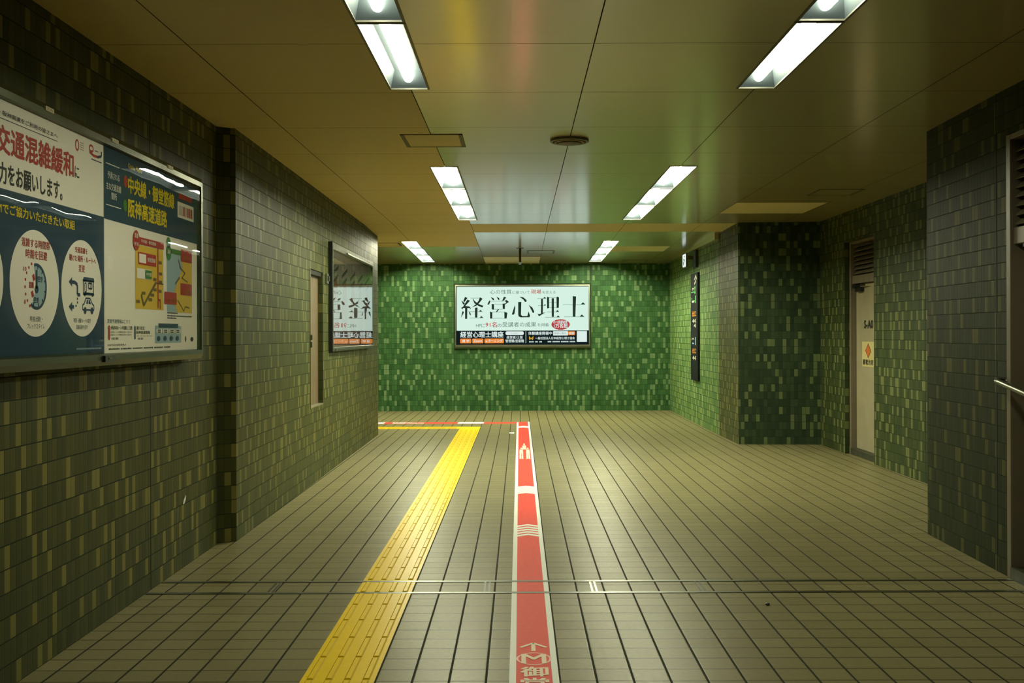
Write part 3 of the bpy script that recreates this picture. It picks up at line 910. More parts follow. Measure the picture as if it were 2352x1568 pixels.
# niche cabinet door
t = thing('niche_cabinet', 'narrow brown steel cabinet door set in the tiled niche', 'cabinet', tuple(L2.p((NY0 + NY1) / 2, NZ0, -0.04)))
bm = bmesh.new(); L2.box(bm, NY0 + 0.012, NY1 - 0.012, NZ0 + 0.012, NZ1 - 0.03, -0.062, -0.045)
obj('door', bm, plain('brown_enamel', (0.155, 0.115, 0.065), 0.45, noise=0.3, scale=4), t)
bm = bmesh.new()
L2.box(bm, NY0, NY0 + 0.014, NZ0, NZ1, -0.06, 0.006); L2.box(bm, NY0, NY1, NZ0, NZ0 + 0.012, -0.06, 0.002)
obj('frame', bm, plain('cabinet_frame', (0.26, 0.25, 0.17), 0.35, 0.3), t)
bm = bmesh.new(); L2.box(bm, NY0 + 0.02, NY1 - 0.02, NZ1 - 0.045, NZ1 - 0.004, -0.058, -0.01)
obj('top_box', bm, M['dark_metal'], t)
bm = bmesh.new()
L2.box(bm, NY0 - 0.002, NY0 + 0.02, 1.36, 1.41, -0.02, 0.022); L2.box(bm, NY0 + 0.0, NY0 + 0.03, 1.29, 1.345, -0.03, 0.020)
bmesh.ops.bevel(bm, geom=bm.edges[:], offset=0.004, segments=2, affect='EDGES')
obj('latch', bm, M['steel'], t)

# ---------- long case on the front left wall
F1 = Frame((-2.045, 0, 0), (0, 1, 0), (0, 0, 1), (1, 0, 0))
CY0, CY1 = 3.42, 6.515
t = thing('display_case', 'long steel framed display case holding two posters on the near left wall', 'display case', (-2.0, 4.97, 1.265))
case_frame(F1, CY0, CY1, 1.268, 2.365, 0.062, 0.058, 0.055, 0.112, plain('weathered_case_metal', (0.085, 0.10, 0.06), 0.33, 0.85, noise=0.25, scale=3), t, 0.85)
bm = bmesh.new(); F1.box(bm, CY0 + 0.03, CY1 - 0.03, 1.31, 2.32, 0.0, 0.091)
obj('back_panel', bm, plain('case_back', (0.03, 0.06, 0.03), 0.5), t)
bm = bmesh.new(); F1.rect(bm, CY0 + 0.06, CY1 - 0.06, 1.322, 2.307, 0.106)
obj('cover_sheet', bm, M['acrylic'], t)
for a in (4.335, 5.045, 5.85):
    bm = bmesh.new(); F1.box(bm, a, a + 0.075, 2.330, 2.348, 0.10, 0.116)
    lp = obj('label_plate', bm, plain('label_cream', (0.62, 0.60, 0.38), 0.5), t)
    bm = bmesh.new(); F1.text(bm, '広告', a + 0.012, a + 0.063, 2.333, 2.345, 0.1164)
    obj('label_text', bm, M['p_black'], lp)
bm = bmesh.new(); F1.box(bm, 4.93, 5.05, 1.285, 1.315, 0.10, 0.124)
lt = obj('latch', bm, M['black'], t)
bm = bmesh.new(); F1.box(bm, 4.97, 5.01, 1.296, 1.306, 0.124, 0.126)
obj('latch_plate', bm, M['alu'], lt)

X0 = 0.0925
def sheet(t, a0, a1, b0, b1):
    bm = bmesh.new(); F1.box(bm, a0, a1, b0, b1, 0.091, X0)
    obj('sheet', bm, M['p_white'], t)
def part(name, mat, t, fn, lift=1):
    bm = bmesh.new(); fn(bm, X0 + 0.0006 * lift)
    obj(name, bm, mat, t)
R, TX, EL, LN, PL = F1.rect, F1.text, F1.ell, F1.line, F1.poly

p = thing('poster', 'cream and blue poster with big red characters and white circles', 'poster', (-1.98, 4.27, 1.33), 'posters in the near display case')
sheet(p, 3.55, 4.992, 1.33, 2.305)
part('blue_field', M['p_blue'], p, lambda b, c: R(b, 3.55, 4.992, 1.33, 1.966, c))
def f_(b, c):
    for a in (3.80, 4.285, 4.745):
        EL(b, a, 1.62, 0.218, 0.215, c, 56)
part('white_circles', M['p_white'], p, f_, 2)
part('red_headline', M['p_red'], p, lambda b, c: (TX(b, '交通混雑緩和', 3.968, 4.655, 2.10, 2.205, c, 0.045), TX(b, '混雑する時間帯・', 4.165, 4.44, 1.763, 1.797, c + 0.0012, 0.02), TX(b, '時期を回避', 4.20, 4.39, 1.718, 1.754, c + 0.0012, 0.02),
     TX(b, '交通混雑を', 4.665, 4.80, 1.775, 1.802, c + 0.0012, 0.02), TX(b, '避けた場所・ルートへ', 4.605, 4.895, 1.736, 1.764, c + 0.0012, 0.02), TX(b, '変更', 4.705, 4.77, 1.692, 1.724, c + 0.0012, 0.02)))
part('black_headline', M['p_black'], p, lambda b, c: (TX(b, 'に', 4.668, 4.715, 2.105, 2.155, c, 0.03), TX(b, '力をお願いします。', 3.99, 4.54, 1.985, 2.065, c, 0.035),
     TX(b, 'ご協', 3.86, 3.975, 1.99, 2.065, c, 0.03), TX(b, 'Osaka Metro・阪神高速をご利用の皆さまへ', 3.78, 4.495, 2.243, 2.262, c, 0.02), R(b, 3.78, 4.495, 2.229, 2.232, c)))
part('yellow_headline', M['p_yellow'], p, lambda b, c: TX(b, '混雑緩和・TDMでご協力いただきたい取組', 3.62, 4.665, 1.872, 1.912, c, 0.035), 2)
# maker marks at the top right
part('red_ring_mark', M['p_red'], p, lambda b, c: (F1.ring(b, 4.695, 2.251, 0.021, 0.026, 0.009, c), F1.ring(b, 4.85, 2.263, 0.026, 0.018, 0.009, c), LN(b, [(4.83, 2.245), (4.88, 2.234), (4.92, 2.236)], 0.012, c)))
part('blue_mark', M['p_navy'], p, lambda b, c: (LN(b, [(4.92, 2.234), (4.965, 2.245), (4.968, 2.268)], 0.012, c), R(b, 4.85, 4.97, 2.213, 2.218, c), R(b, 4.89, 4.93, 2.258, 2.262, c)))
part('grey_mark_text', M['p_grey'], p, lambda b, c: [R(b, 4.725, 4.765, 2.236 + i * 0.010, 2.241 + i * 0.010, c) for i in range(4)])
# dial in the first circle
def f_(b, c):
    F1.ring(b, 4.293, 1.608, 0.092, 0.094, 0.012, c + 0.0006, 40, -125, 105)
    LN(b, [(4.293, 1.675), (4.293, 1.60)], 0.014, c + 0.0012); EL(b, 4.293, 1.597, 0.016, 0.016, c + 0.0012, 20)
    for i in range(7):
        q = math.radians(-110 + i * 32)
        LN(b, [(4.293 + 0.085 * math.cos(q), 1.608 + 0.085 * math.sin(q)), (4.293 + 0.070 * math.cos(q), 1.608 + 0.070 * math.sin(q))], 0.007, c + 0.0006)
    TX(b, '空き', 4.302, 4.345, 1.628, 1.652, c + 0.0012, 0.03); TX(b, '空き', 4.265, 4.31, 1.542, 1.566, c + 0.0012, 0.03)
    TX(b, '時差出勤・', 4.235, 4.345, 1.466, 1.488, c, 0.0); TX(b, 'フレックスタイム', 4.21, 4.365, 1.437, 1.458, c, 0.0)
    TX(b, '時間・通勤ルートの変更', 4.65, 4.835, 1.466, 1.486, c, 0.0); TX(b, '混雑回避を促す', 4.675, 4.80, 1.437, 1.457, c, 0.0)
part('dial_and_captions', M['p_navy'], p, f_, 3)
part('dial_face', M['p_sky'], p, lambda b, c: EL(b, 4.293, 1.608, 0.083, 0.085, c, 40, -120, 105), 2.6)
def f_(b, c):
    for i in range(8):
        q = math.radians(115 + i * 17)
        EL(b, 4.293 + 0.10 * math.cos(q), 1.608 + 0.098 * math.sin(q), 0.0065, 0.0065, c, 10)
    LN(b, [(4.262, 1.655), (4.275, 1.632)], 0.02, c); LN(b, [(4.262, 1.565), (4.252, 1.588)], 0.02, c)
    TX(b, '混雑', 4.225, 4.268, 1.600, 1.625, c, 0.03); TX(b, '10', 4.178, 4.205, 1.665, 1.682, c, 0.02); TX(b, '8', 4.185, 4.198, 1.535, 1.552, c, 0.02)
part('dial_red_marks', M['p_red'], p, f_, 3)
# train, car and arrows in the second circle
def f_(b, c):
    def fr(a0, a1, b0, b1, wd):
        LN(b, [(a0, b0), (a1, b0)], wd, c); LN(b, [(a0, b1), (a1, b1)], wd, c); LN(b, [(a0, b0), (a0, b1)], wd, c); LN(b, [(a1, b0), (a1, b1)], wd, c)
    fr(4.755, 4.868, 1.60, 1.655, 0.008); PL(b, [(4.745, 1.655), (4.76, 1.672), (4.87, 1.672), (4.878, 1.655)], c)
    fr(4.77, 4.787, 1.606, 1.645, 0.006); fr(4.81, 4.85, 1.622, 1.646, 0.008); LN(b, [(4.83, 1.622), (4.83, 1.646)], 0.005, c)
    LN(b, [(4.75, 1.595), (4.875, 1.595)], 0.009, c)
    for a in (4.77, 4.855):
        R(b, a - 0.008, a + 0.008, 1.586, 1.596, c)
    LN(b, [(4.745, 1.525), (4.745, 1.545), (4.765, 1.553), (4.78, 1.577), (4.83, 1.577), (4.852, 1.553), (4.872, 1.546), (4.872, 1.525), (4.745, 1.525)], 0.008, c)
    PL(b, [(4.785, 1.552), (4.792, 1.570), (4.806, 1.570), (4.806, 1.552)], c); PL(b, [(4.812, 1.552), (4.812, 1.570), (4.826, 1.570), (4.838, 1.552)], c)
    for a in (4.772, 4.848):
        EL(b, a, 1.522, 0.016, 0.016, c + 0.0005, 18)
    LN(b, [(4.72, 1.59), (4.69, 1.59), (4.69, 1.633), (4.665, 1.643), (4.63, 1.643)], 0.016, c)
    PL(b, [(4.60, 1.643), (4.635, 1.665), (4.635, 1.621)], c)
    LN(b, [(4.655, 1.535), (4.63, 1.535)], 0.016, c); PL(b, [(4.60, 1.535), (4.635, 1.557), (4.635, 1.513)], c)
    for q in ((4.69, 1.572), (4.69, 1.555), (4.675, 1.54)):
        R(b, q[0] - 0.006, q[0] + 0.006, q[1] - 0.005, q[1] + 0.005, c)
part('train_car_and_arrows', M['p_navy'], p, f_, 3)
part('small_print', M['p_sky'], p, lambda b, c: [R(b, 4.68 + i * 0.014, 4.69 + i * 0.014, 1.347, 1.354, c) for i in range(20)], 3)

p = thing('poster', 'poster with yellow headline, ochre route map and blue box under lamp reflections', 'poster', (-1.98, 5.71, 1.33), 'posters in the near display case')
sheet(p, 4.998, 6.435, 1.322, 2.302)
part('navy_field', M['p_navy'], p, lambda b, c: R(b, 4.998, 6.435, 1.96, 2.302, c))
part('yellow_headline', M['p_yellow'], p, lambda b, c: (TX(b, '中央線・御堂筋線', 5.305, 6.01, 2.122, 2.206, c, 0.045), TX(b, '阪神高速道路', 5.305, 5.885, 2.005, 2.093, c, 0.045), TX(b, 'Osaka Metro', 5.305, 5.50, 2.245, 2.270, c, 0.015)), 2)
part('side_heading', M['p_white'], p, lambda b, c: (TX(b, '予測される', 5.04, 5.19, 2.158, 2.192, c, 0.01), TX(b, '主な交通混雑', 5.02, 5.21, 2.104, 2.138, c, 0.01), TX(b, '箇所', 5.085, 5.155, 2.062, 2.096, c, 0.01),
     LN(b, [(5.02, 2.226), (5.19, 2.226)], 0.004, c), LN(b, [(5.02, 2.030), (5.21, 2.030)], 0.004, c), R(b, 6.07, 6.37, 2.085, 2.175, c)), 2)
part('red_marks', M['p_red'], p, lambda b, c: (EL(b, 5.27, 2.173, 0.025, 0.03, c, 24), [R(b, 6.10 + i * 0.036, 6.122 + i * 0.036, 2.10, 2.155, c + 0.0006) for i in (2, 4, 5, 6)], R(b, 6.09, 6.33, 2.195, 2.225, c), EL(b, 5.41, 1.893, 0.045, 0.052, c + 0.001, 32), R(b, 5.45, 5.83, 1.878, 1.915, c),
     LN(b, [(5.735, 1.88), (5.735, 1.555)], 0.014, c + 0.001), LN(b, [(5.735, 1.60), (5.77, 1.60), (5.77, 1.552)], 0.012, c + 0.001), F1.rrect(b, 5.44, 5.705, 1.776, 1.838, 0.004, c + 0.0006),
     F1.rrect(b, 6.125, 6.325, 1.835, 1.905, 0.004, c + 0.0006), F1.rrect(b, 6.115, 6.325, 1.642, 1.710, 0.004, c + 0.0006), F1.rrect(b, 5.84, 6.045, 1.582, 1.650, 0.004, c + 0.0006), F1.rrect(b, 5.04, 5.062, 1.388, 1.458, 0.01, c)), 4)
part('blue_bars', M['p_grey'], p, lambda b, c: [R(b, 6.10 + i * 0.036, 6.122 + i * 0.036, 2.10, 2.155, c) for i in (0, 1, 3)], 4)
part('green_marks', M['p_green'], p, lambda b, c: (EL(b, 5.262, 2.053, 0.025, 0.03, c, 24), EL(b, 5.91, 1.925, 0.035, 0.030, c, 24), EL(b, 5.912, 1.87, 0.042, 0.045, c, 28), R(b, 5.94, 6.13, 1.868, 1.895, c), R(b, 5.535, 5.63, 1.706, 1.750, c + 0.003)), 4)
part('ochre_maps', M['p_map'], p, lambda b, c: (R(b, 5.40, 5.825, 1.546, 1.874, c), PL(b, [(6.06, 1.54), (6.33, 1.54), (6.33, 1.885), (6.10, 1.885), (6.16, 1.80), (6.03, 1.68), (5.99, 1.61)], c + 0.0006)), 2)
part('blue_maps', M['p_sky'], p, lambda b, c: (R(b, 5.885, 6.32, 1.541, 1.878, c), R(b, 5.69, 6.13, 1.367, 1.462, c)), 2)
part('white_boxes', M['p_white'], p, lambda b, c: (R(b, 5.45, 5.552, 1.784, 1.830, c), R(b, 5.415, 5.63, 1.702, 1.754, c), [F1.rrect(b, 5.705 + i * 0.105, 5.795 + i * 0.105, 1.420, 1.444, 0.008, c) for i in range(4)]), 5.6)
part('map_lines', plain('print_umber', (0.14, 0.10, 0.03), 0.5), p, lambda b, c: (LN(b, [(5.48, 1.62), (5.515, 1.565), (5.70, 1.69)], 0.018, c), LN(b, [(5.70, 1.69), (5.82, 1.688)], 0.008, c), [R(b, x, x + 0.05, y, y + 0.016, c) for x, y in ((5.745, 1.795), (5.75, 1.735), (5.75, 1.69), (5.66, 1.70), (5.74, 1.64), (5.66, 1.645), (5.62, 1.615), (5.59, 1.59), (5.41, 1.575), (5.49, 1.62))],
     LN(b, [(6.10, 1.80), (6.20, 1.77), (6.14, 1.74), (6.25, 1.72)], 0.008, c), LN(b, [(6.06, 1.61), (6.13, 1.575), (6.17, 1.548), (6.20, 1.575), (6.28, 1.57)], 0.008, c), LN(b, [(6.02, 1.70), (6.10, 1.74)], 0.012, c), LN(b, [(6.08, 1.84), (6.12, 1.80)], 0.010, c)), 5)
part('tag_lettering', M['p_orange'], p, lambda b, c: (TX(b, '主要渋滞', 6.15, 6.30, 1.845, 1.868, c, 0.02), TX(b, '注意箇所', 6.15, 6.30, 1.652, 1.675, c, 0.02), TX(b, '渋滞区間', 5.87, 6.02, 1.592, 1.615, c, 0.02)), 6.5)
part('white_lettering', M['p_white'], p, lambda b, c: (TX(b, '鉄道', 5.385, 5.435, 1.905, 1.93, c, 0.02), TX(b, '地下鉄', 5.38, 5.44, 1.865, 1.885, c, 0.02), TX(b, '中央線・御堂筋線', 5.48, 5.70, 1.888, 1.906, c, 0.01), TX(b, '御堂筋線', 5.57, 5.69, 1.795, 1.818, c, 0.01), TX(b, '中央線', 5.545, 5.622, 1.718, 1.738, c + 0.003, 0.01),
     TX(b, '高速', 5.89, 5.935, 1.862, 1.885, c, 0.02)), 6.5)
part('blue_banner', M['p_blue'], p, lambda b, c: F1.rrect(b, 5.745, 6.075, 1.450, 1.474, 0.008, c), 3)
part('blue_bar_and_title', M['p_navy'], p, lambda b, c: (F1.rrect(b, 5.382, 5.402, 1.388, 1.458, 0.009, c), TX(b, '混雑予測情報はこちら', 5.03, 5.325, 1.468, 1.488, c, 0.0), [EL(b, 5.74 + i * 0.105, 1.392, 0.028, 0.014, c + 0.002, 14) for i in range(4)]), 2)
def f_(b, c):
    TX(b, '大阪市内ルートの混雑にご注意', 5.07, 5.355, 1.437, 1.456, c, 0.01)
    TX(b, '迂回ルートや時間変更のご協力を', 5.07, 5.345, 1.421, 1.430, c, 0.0); TX(b, '迂回ルートや時間変更のご協力を', 5.07, 5.345, 1.408, 1.417, c, 0.0)
    TX(b, '運行状況', 5.41, 5.53, 1.437, 1.456, c, 0.01); TX(b, '阪神高速情報', 5.41, 5.61, 1.416, 1.433, c, 0.01); TX(b, 'くわしくはこちらをご覧ください', 5.41, 5.65, 1.402, 1.410, c, 0.0)
    TX(b, '検索', 5.08, 5.17, 1.388, 1.400, c, 0.0); TX(b, '検索', 5.43, 5.51, 1.386, 1.398, c, 0.0)
    TX(b, '2025年日本国際博覧会', 5.03, 5.27, 1.359, 1.369, c, 0.0)
    for i in range(52):
        if i % 9:
            R(b, 5.03 + i * 0.0175, 5.043 + i * 0.0175, 1.341, 1.348, c)
    for y, n in ((1.531, 9), (1.515, 22), (1.502, 8)):
        for i in range(n):
            R(b, 5.89 + i * 0.02, 5.905 + i * 0.02, y, y + 0.007, c)
    for i in range(4):
        R(b, 5.72 + i * 0.105, 5.775 + i * 0.105, 1.434, 1.440, c + 0.003); R(b, 5.72 + i * 0.105, 5.775 + i * 0.105, 1.424, 1.430, c + 0.003)
    EL(b, 6.21, 1.387, 0.012, 0.018, c, 16); EL(b, 6.33, 1.385, 0.03, 0.014, c, 16)
part('small_black_print', M['p_black'], p, f_, 2)


# ------------------------------------------------------------------ doors
def steel_door(n, xw, xf, xd, y0, y1, ztop, zl0, label_door):
    """Door in a right-hand wall: wall face xw, frame face xf, leaf face xd, opening y0 (near) to y1 (far)."""
    d = bpy.data.objects.new('door_%d' % n, None); C.objects.link(d); d.location = (xf, (y0 + y1) / 2, 0)
    d['kind'] = 'structure'
    fw = 0.05
    bm = bmesh.new()
    for a, b in ((y0, y0 + fw), (y1 - fw, y1)):
        box(bm, xf, xd + 0.06, a, b, 0, ztop)
    box(bm, xf, xd + 0.06, y0 + fw, y1 - fw, ztop - 0.03, ztop)
    box(bm, xf + 0.02, xd + 0.06, y0 + fw, y1 - fw, zl0 - 0.095, zl0)
    bmesh.ops.bevel(bm, geom=bm.edges[:], offset=0.003, segments=1, affect='EDGES')
    fr = obj('door_frame', bm, M['frame_paint'], d)
    bm = bmesh.new()
    z = zl0 + 0.02
    while z < ztop - 0.06:
        vs8 = [bm.verts.new(q) for q in ((xf + 0.03, y0 + fw, z), (xf + 0.07, y0 + fw, z + 0.035), (xf + 0.073, y0 + fw, z + 0.031), (xf + 0.033, y0 + fw, z - 0.004),
                                         (xf + 0.03, y1 - fw, z), (xf + 0.07, y1 - fw, z + 0.035), (xf + 0.073, y1 - fw, z + 0.031), (xf + 0.033, y1 - fw, z - 0.004))]
        for f in ((0, 1, 2, 3), (7, 6, 5, 4), (0, 4, 5, 1), (1, 5, 6, 2), (2, 6, 7, 3), (3, 7, 4, 0)):
            bm.faces.new([vs8[q] for q in f])
        z += 0.052
    obj('louvre', bm, M['frame_paint'], d)
    bm = bmesh.new(); box(bm, xf + 0.09, xf + 0.10, y0 + fw, y1 - fw, zl0, ztop - 0.03)
    obj('louvre_backing', bm, M['black'], d)
    bm = bmesh.new(); box(bm, xd, xd + 0.04, y0 + fw + 0.004, y1 - fw - 0.004, 0.075, zl0 - 0.10)
    leaf = obj('door_leaf', bm, M['door_paint'], d)
    bm = bmesh.new(); box(bm, xf - 0.005, xd + 0.05, y0 + fw, y1 - fw, 0.0, 0.07)
    obj('threshold', bm, M['alu_dark'], d)
    return d, leaf


d1, leaf1 = steel_door(1, 3.81, 3.865, 3.93, 11.42, 12.44, 2.47, 2.075, '')
for part_name, bx in (('closer_body', (3.885, 3.93, 12.10, 12.30, 1.885, 1.935)), ('closer_arm', (3.872, 3.886, 11.92, 12.28, 1.945, 1.957)), ('closer_bracket', (3.87, 3.93, 12.24, 12.36, 1.93, 1.972))):
    bm = bmesh.new(); box(bm, *bx); bmesh.ops.bevel(bm, geom=bm.edges[:], offset=0.004, segments=2, affect='EDGES')
    o = obj(part_name, bm, M['dark_metal'], d1)
fD = Frame((3.93, 0, 0), (0, -1, 0), (0, 0, 1), (-1, 0, 0))
bm = bmesh.new(); fD.text(bm, 'S-A0', -12.10, -11.80, 1.465, 1.552, 0.002, 0.10)
obj('door_lettering', bm, M['p_black'], leaf1)
t = thing('warning_plate', 'cream plate with an orange diamond on the recessed door', 'sign', (3.925, 11.98, 1.17))
bm = bmesh.new(); fD.box(bm, -12.165, -11.75, 1.03, 1.312, 0.001, 0.006)
obj('plate', bm, M['plate'], t)
bm = bmesh.new(); fD.poly(bm, [(-12.05, 1.21), (-11.95, 1.125), (-11.85, 1.21), (-11.95, 1.298)], 0.0070)
obj('diamond_outline', bm, M['p_black'], t)
bm = bmesh.new(); fD.poly(bm, [(-12.035, 1.21), (-11.95, 1.137), (-11.865, 1.21), (-11.95, 1.286)], 0.0078)
obj('orange_diamond', bm, M['p_orange'], t)
bm = bmesh.new(); fD.text(bm, '蓄電池室', -12.135, -11.78, 1.052, 1.112, 0.007, 0.04)
obj('plate_lettering', bm, M['p_black'], t)

d2, leaf2 = steel_door(2, 2.82, 2.81, 2.90, 5.05, 6.13, 2.545, 2.01, '')
bm = bmesh.new(); box(bm, 2.84, 2.90, 5.55, 5.99, 1.895, 1.94)
obj('closer_body', bm, M['dark_metal'], d2)

# handrail on the near right wall
def tube(bm, pts, r, n=14):
    rings = []
    for i, p in enumerate(pts):
        p = Vector(p)
        d = (Vector(pts[min(i + 1, len(pts) - 1)]) - Vector(pts[max(i - 1, 0)])).normalized()
        a = d.cross(Vector((0, 0, 1)) if abs(d.z) < 0.9 else Vector((1, 0, 0))).normalized(); b = d.cross(a)
        rings.append([bm.verts.new(p + (a * math.cos(2 * math.pi * g / n) + b * math.sin(2 * math.pi * g / n)) * r) for g in range(n)])
    for a, b in zip(rings[:-1], rings[1:]):
        for g in range(n):
            bm.faces.new([a[g], a[(g + 1) % n], b[(g + 1) % n], b[g]])
    bm.faces.new(rings[0]); bm.faces.new(rings[-1])
t = thing('handrail', 'short steel handrail end poking in at the right edge by the door', 'handrail', (2.76, 5.6, 1.1))
bm = bmesh.new()
tube(bm, [(2.825, 6.165, 1.128), (2.79, 6.165, 1.130), (2.765, 6.15, 1.130), (2.750, 6.12, 1.129), (2.745, 6.07, 1.125), (2.74, 5.7, 1.07), (2.74, 5.0, 0.97), (2.74, 4.7, 0.925)], 0.017)
obj('rail', bm, M['slot'], t, smooth=True)
bm = bmesh.new(); tube(bm, [(2.825, 4.85, 0.90), (2.745, 4.85, 0.93)], 0.01)
obj('bracket', bm, M['steel'], t, smooth=True)

# ------------------------------------------------------------------ floor markings
FL = Frame((0, 0, 0), (1, 0, 0), (0, 1, 0), (0, 0, 1))
# tactile strip
def bars(bm, along_y, a0, a1, lo, hi, start, pitch=0.3):
    """Raised bars with chamfered sides; lo..hi is the strip width, a0..a1 its run."""
    k0 = a0
    q = start
    while q < a1:
        e = min(q + pitch - 0.014, a1)
        s_ = max(q, a0)
        if e - s_ > 0.05:
            for fr in (0.036, 0.113, 0.190, 0.266):
                c = lo + fr * (hi - lo) / 0.302
                w0, w1, h = 0.0155, 0.0095, 0.0055
                P8 = []
                for (w_, z_, ins) in ((w0, 0.0018, 0.0), (w1, 0.0018 + h, 0.006)):
                    for s2, aa in ((-1, s_ + ins), (1, s_ + ins), (1, e - ins), (-1, e - ins)):
                        xy = (c + s2 * w_, aa) if along_y else (aa, c + s2 * w_)
                        P8.append(bm.verts.new((*xy, z_)))
                bm.faces.new(P8[4:8])
                for g in range(4):
                    fc = bm.faces.new([P8[g], P8[(g + 1) % 4], P8[4 + (g + 1) % 4], P8[4 + g]])
                    fc.material_index = 1
        q += pitch
bm = bmesh.new()
XA, XB = -0.896, -0.594
box(bm, XA, XB, -1.2, 5.775, 0.0002, 0.002); box(bm, XA, XB, 5.809, 6.039, 0.0002, 0.002); box(bm, XA, XB, 6.073, 16.18, 0.0002, 0.002)
bars(bm, True, -1.2, 5.77, XA, XB, 4.336 - 0.3 * 18)
bars(bm, True, 5.81, 6.035, XA, XB, 5.81)
bars(bm, True, 6.08, 15.75, XA, XB, 6.10)
tag(obj('tactile_strip', bm, [M['yellow'], M['yellow_grime']]), 'yellow ridged tactile strip running down the floor to the back', 'tactile paving')
bm = bmesh.new()
box(bm, -8.9, XA - 0.002, 15.86, 16.18, 0.0002, 0.002)
bars(bm, False, -8.9, -0.95, 15.868, 16.17, -8.9)
tag(obj('tactile_strip', bm, [M['yellow'], M['yellow_grime']]), 'yellow tactile strip branching left at the far corner', 'tactile paving')

# red guide tape
t = thing('guide_tape', 'red floor tape with white borders leading straight to the back', 'floor tape', (0.056, 9, 0))
bm = bmesh.new(); box(bm, -0.018, 0.131, -1.2, 5.775, 0.0002, 0.0014); box(bm, -0.018, 0.131, 5.809, 6.039, 0.0002, 0.0014); box(bm, -0.018, 0.131, 6.073, 17.05, 0.0002, 0.0014)
obj('red_tape', bm, M['red'], t)
for a, b in ((-0.046, -0.018), (0.131, 0.158)):
    bm = bmesh.new(); box(bm, a, b, -1.2, 5.775, 0.0002, 0.0020); box(bm, a, b, 5.809, 6.039, 0.0002, 0.0020); box(bm, a, b, 6.073, 17.05 if a > 0 else 16.98, 0.0002, 0.0020)
    obj('white_border', bm, M['white_tape'], t)
def chevrons(y0, n, pitch, wd):
    for i in range(n):
        bm = bmesh.new()
        y = y0 + i * pitch
        FL.poly(bm, [(-0.018, y), (0.0565, y + 0.055), (0.131, y), (0.131, y + wd), (0.0565, y + wd + 0.055), (-0.018, y + wd)], 0.0022)
        obj('chevron', bm, M['white_tape'], t)
chevrons(7.39, 5, 0.092, 0.060)
chevrons(9.36, 5, 0.092, 0.078)
bm = bmesh.new(); FL.poly(bm, [(-0.018, 15.95), (0.0565, 16.03), (0.131, 15.95), (0.131, 16.22), (0.0565, 16.30), (-0.018, 16.22)], 0.0022)
obj('chevron_band', bm, M['white_tape'], t)
def line_mark(y0):
    """arrow, ringed letter and the line name, read walking away from the viewer; y0 = arrow tip"""
    bm = bmesh.new()
    c = 0.0585
    FL.line(bm, [(c, y0 - 0.01), (c, y0 - 0.13)], 0.019, 0.0024)
    FL.line(bm, [(c - 0.058, y0 - 0.075), (c, y0 - 0.01), (c + 0.058, y0 - 0.075)], 0.017, 0.0026)
    FL.text(bm, 'M', c - 0.052, c + 0.052, y0 - 0.305, y0 - 0.175, 0.0024, 0.03)
    y = y0 - 0.355
    for ch in '御堂筋線':
        FL.text(bm, ch, c - 0.056, c + 0.056, y - 0.125, y, 0.0024, 0.045)
        y -= 0.145
    obj('cream_lettering', bm, M['cream_print'], t)
    bm = bmesh.new(); FL.ring(bm, c, y0 - 0.24, 0.076, 0.088, 0.009, 0.0022)
    obj('pink_ring', bm, M['pink_print'], t)
line_mark(4.85)
# group of three standing figures
bm = bmesh.new()
for cx, sc, dy in ((0.056, 1.0, 0.30), (0.018, 0.85, 0.0), (0.098, 0.85, 0.0)):
    y = 12.05 + dy
    FL.ell(bm, cx, y + 1.22 * sc, 0.0125 * sc, 0.10 * sc, 0.0024)
    FL.poly(bm, [(cx - 0.027 * sc, y + 0.62 * sc), (cx - 0.022 * sc, y + 1.08 * sc), (cx + 0.022 * sc, y + 1.08 * sc), (cx + 0.027 * sc, y + 0.62 * sc)], 0.0024)
    if dy == 0:
        FL.poly(bm, [(cx - 0.022, y - 0.06), (cx - 0.020, y + 0.6), (cx - 0.002, y + 0.6), (cx - 0.003, y - 0.06)], 0.0025)
        FL.poly(bm, [(cx + 0.003, y - 0.06), (cx + 0.002, y + 0.6), (cx + 0.020, y + 0.6), (cx + 0.022, y - 0.06)], 0.0025)
obj('people_symbol', bm, M['cream_print'], t)
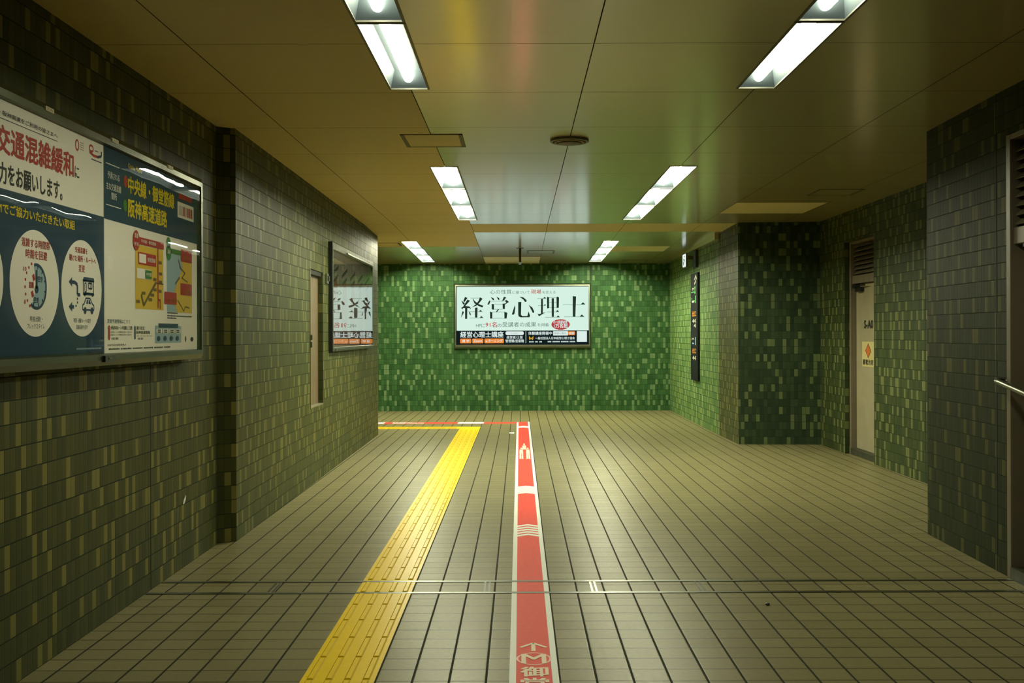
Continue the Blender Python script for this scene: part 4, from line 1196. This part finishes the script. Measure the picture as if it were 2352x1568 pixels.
t = thing('guide_tape', 'red floor tape crossing left along the foot of the back wall', 'floor tape', (-3, 16.9, 0))
bm = bmesh.new(); box(bm, -8.9, -0.047, 16.74, 17.03, 0.0002, 0.0014)
obj('red_tape', bm, M['red'], t)
bm = bmesh.new()
FL.rect(bm, -0.98, -0.57, 16.75, 17.02, 0.0022); FL.rect(bm, -2.75, -2.15, 16.75, 17.02, 0.0022)
FL.text(bm, '御堂筋線 Midosuji Line', -2.02, -1.52, 16.77, 16.99, 0.0022, 0.04)
obj('white_print', bm, M['white_tape'], t)

# shutter slot across the floor
t = thing('floor_slot', 'pair of thin metal strips crossing the whole floor near the viewer', 'floor slot', (0.3, 5.92, 0))
for y in (5.792, 6.056):
    bm = bmesh.new(); box(bm, -2.04, 2.82, y - 0.016, y + 0.016, 0.0, 0.0030)
    obj('metal_strip', bm, M['slot'], t)
for x in (-1.37, -0.184, 0.408, 1.006):
    for s_ in (-0.012, 0.012):
        bm = bmesh.new(); box(bm, x + s_ - 0.0055, x + s_ + 0.0055, 5.81, 6.04, 0.0, 0.0022)
        obj('cross_strip', bm, M['dark_metal'] if not (x > 0.3 and x < 0.5) else M['steel'], t)
# little things on the floor and wall
bm = bmesh.new(); FL.poly(bm, [(-0.15, 15.07), (-0.09, 15.05), (-0.09, 14.96), (-0.075, 15.15), (-0.09, 15.33), (-0.09, 15.24), (-0.145, 15.25)], 0.0012)
tag(obj('arrow_sticker', bm, M['white_tape']), 'tiny white arrow sticker on the floor left of the red tape', 'sticker')
bm = bmesh.new(); bmesh.ops.create_icosphere(bm, subdivisions=2, radius=0.012, matrix=Matrix.Translation((1.284, 5.516, 0.006)) @ Matrix.Diagonal((1, 1.2, 0.55, 1)))
tag(obj('pebble', bm, M['black']), 'small dark pebble on the floor right of the red tape', 'pebble')
bm = bmesh.new(); F1.poly(bm, [(6.44, 0.385), (6.455, 0.41), (6.50, 0.435), (6.49, 0.405), (6.465, 0.385)], 0.003)
tag(obj('paper_scrap', bm, M['white_tape']), 'tiny white scrap stuck low on the near left wall', 'scrap')
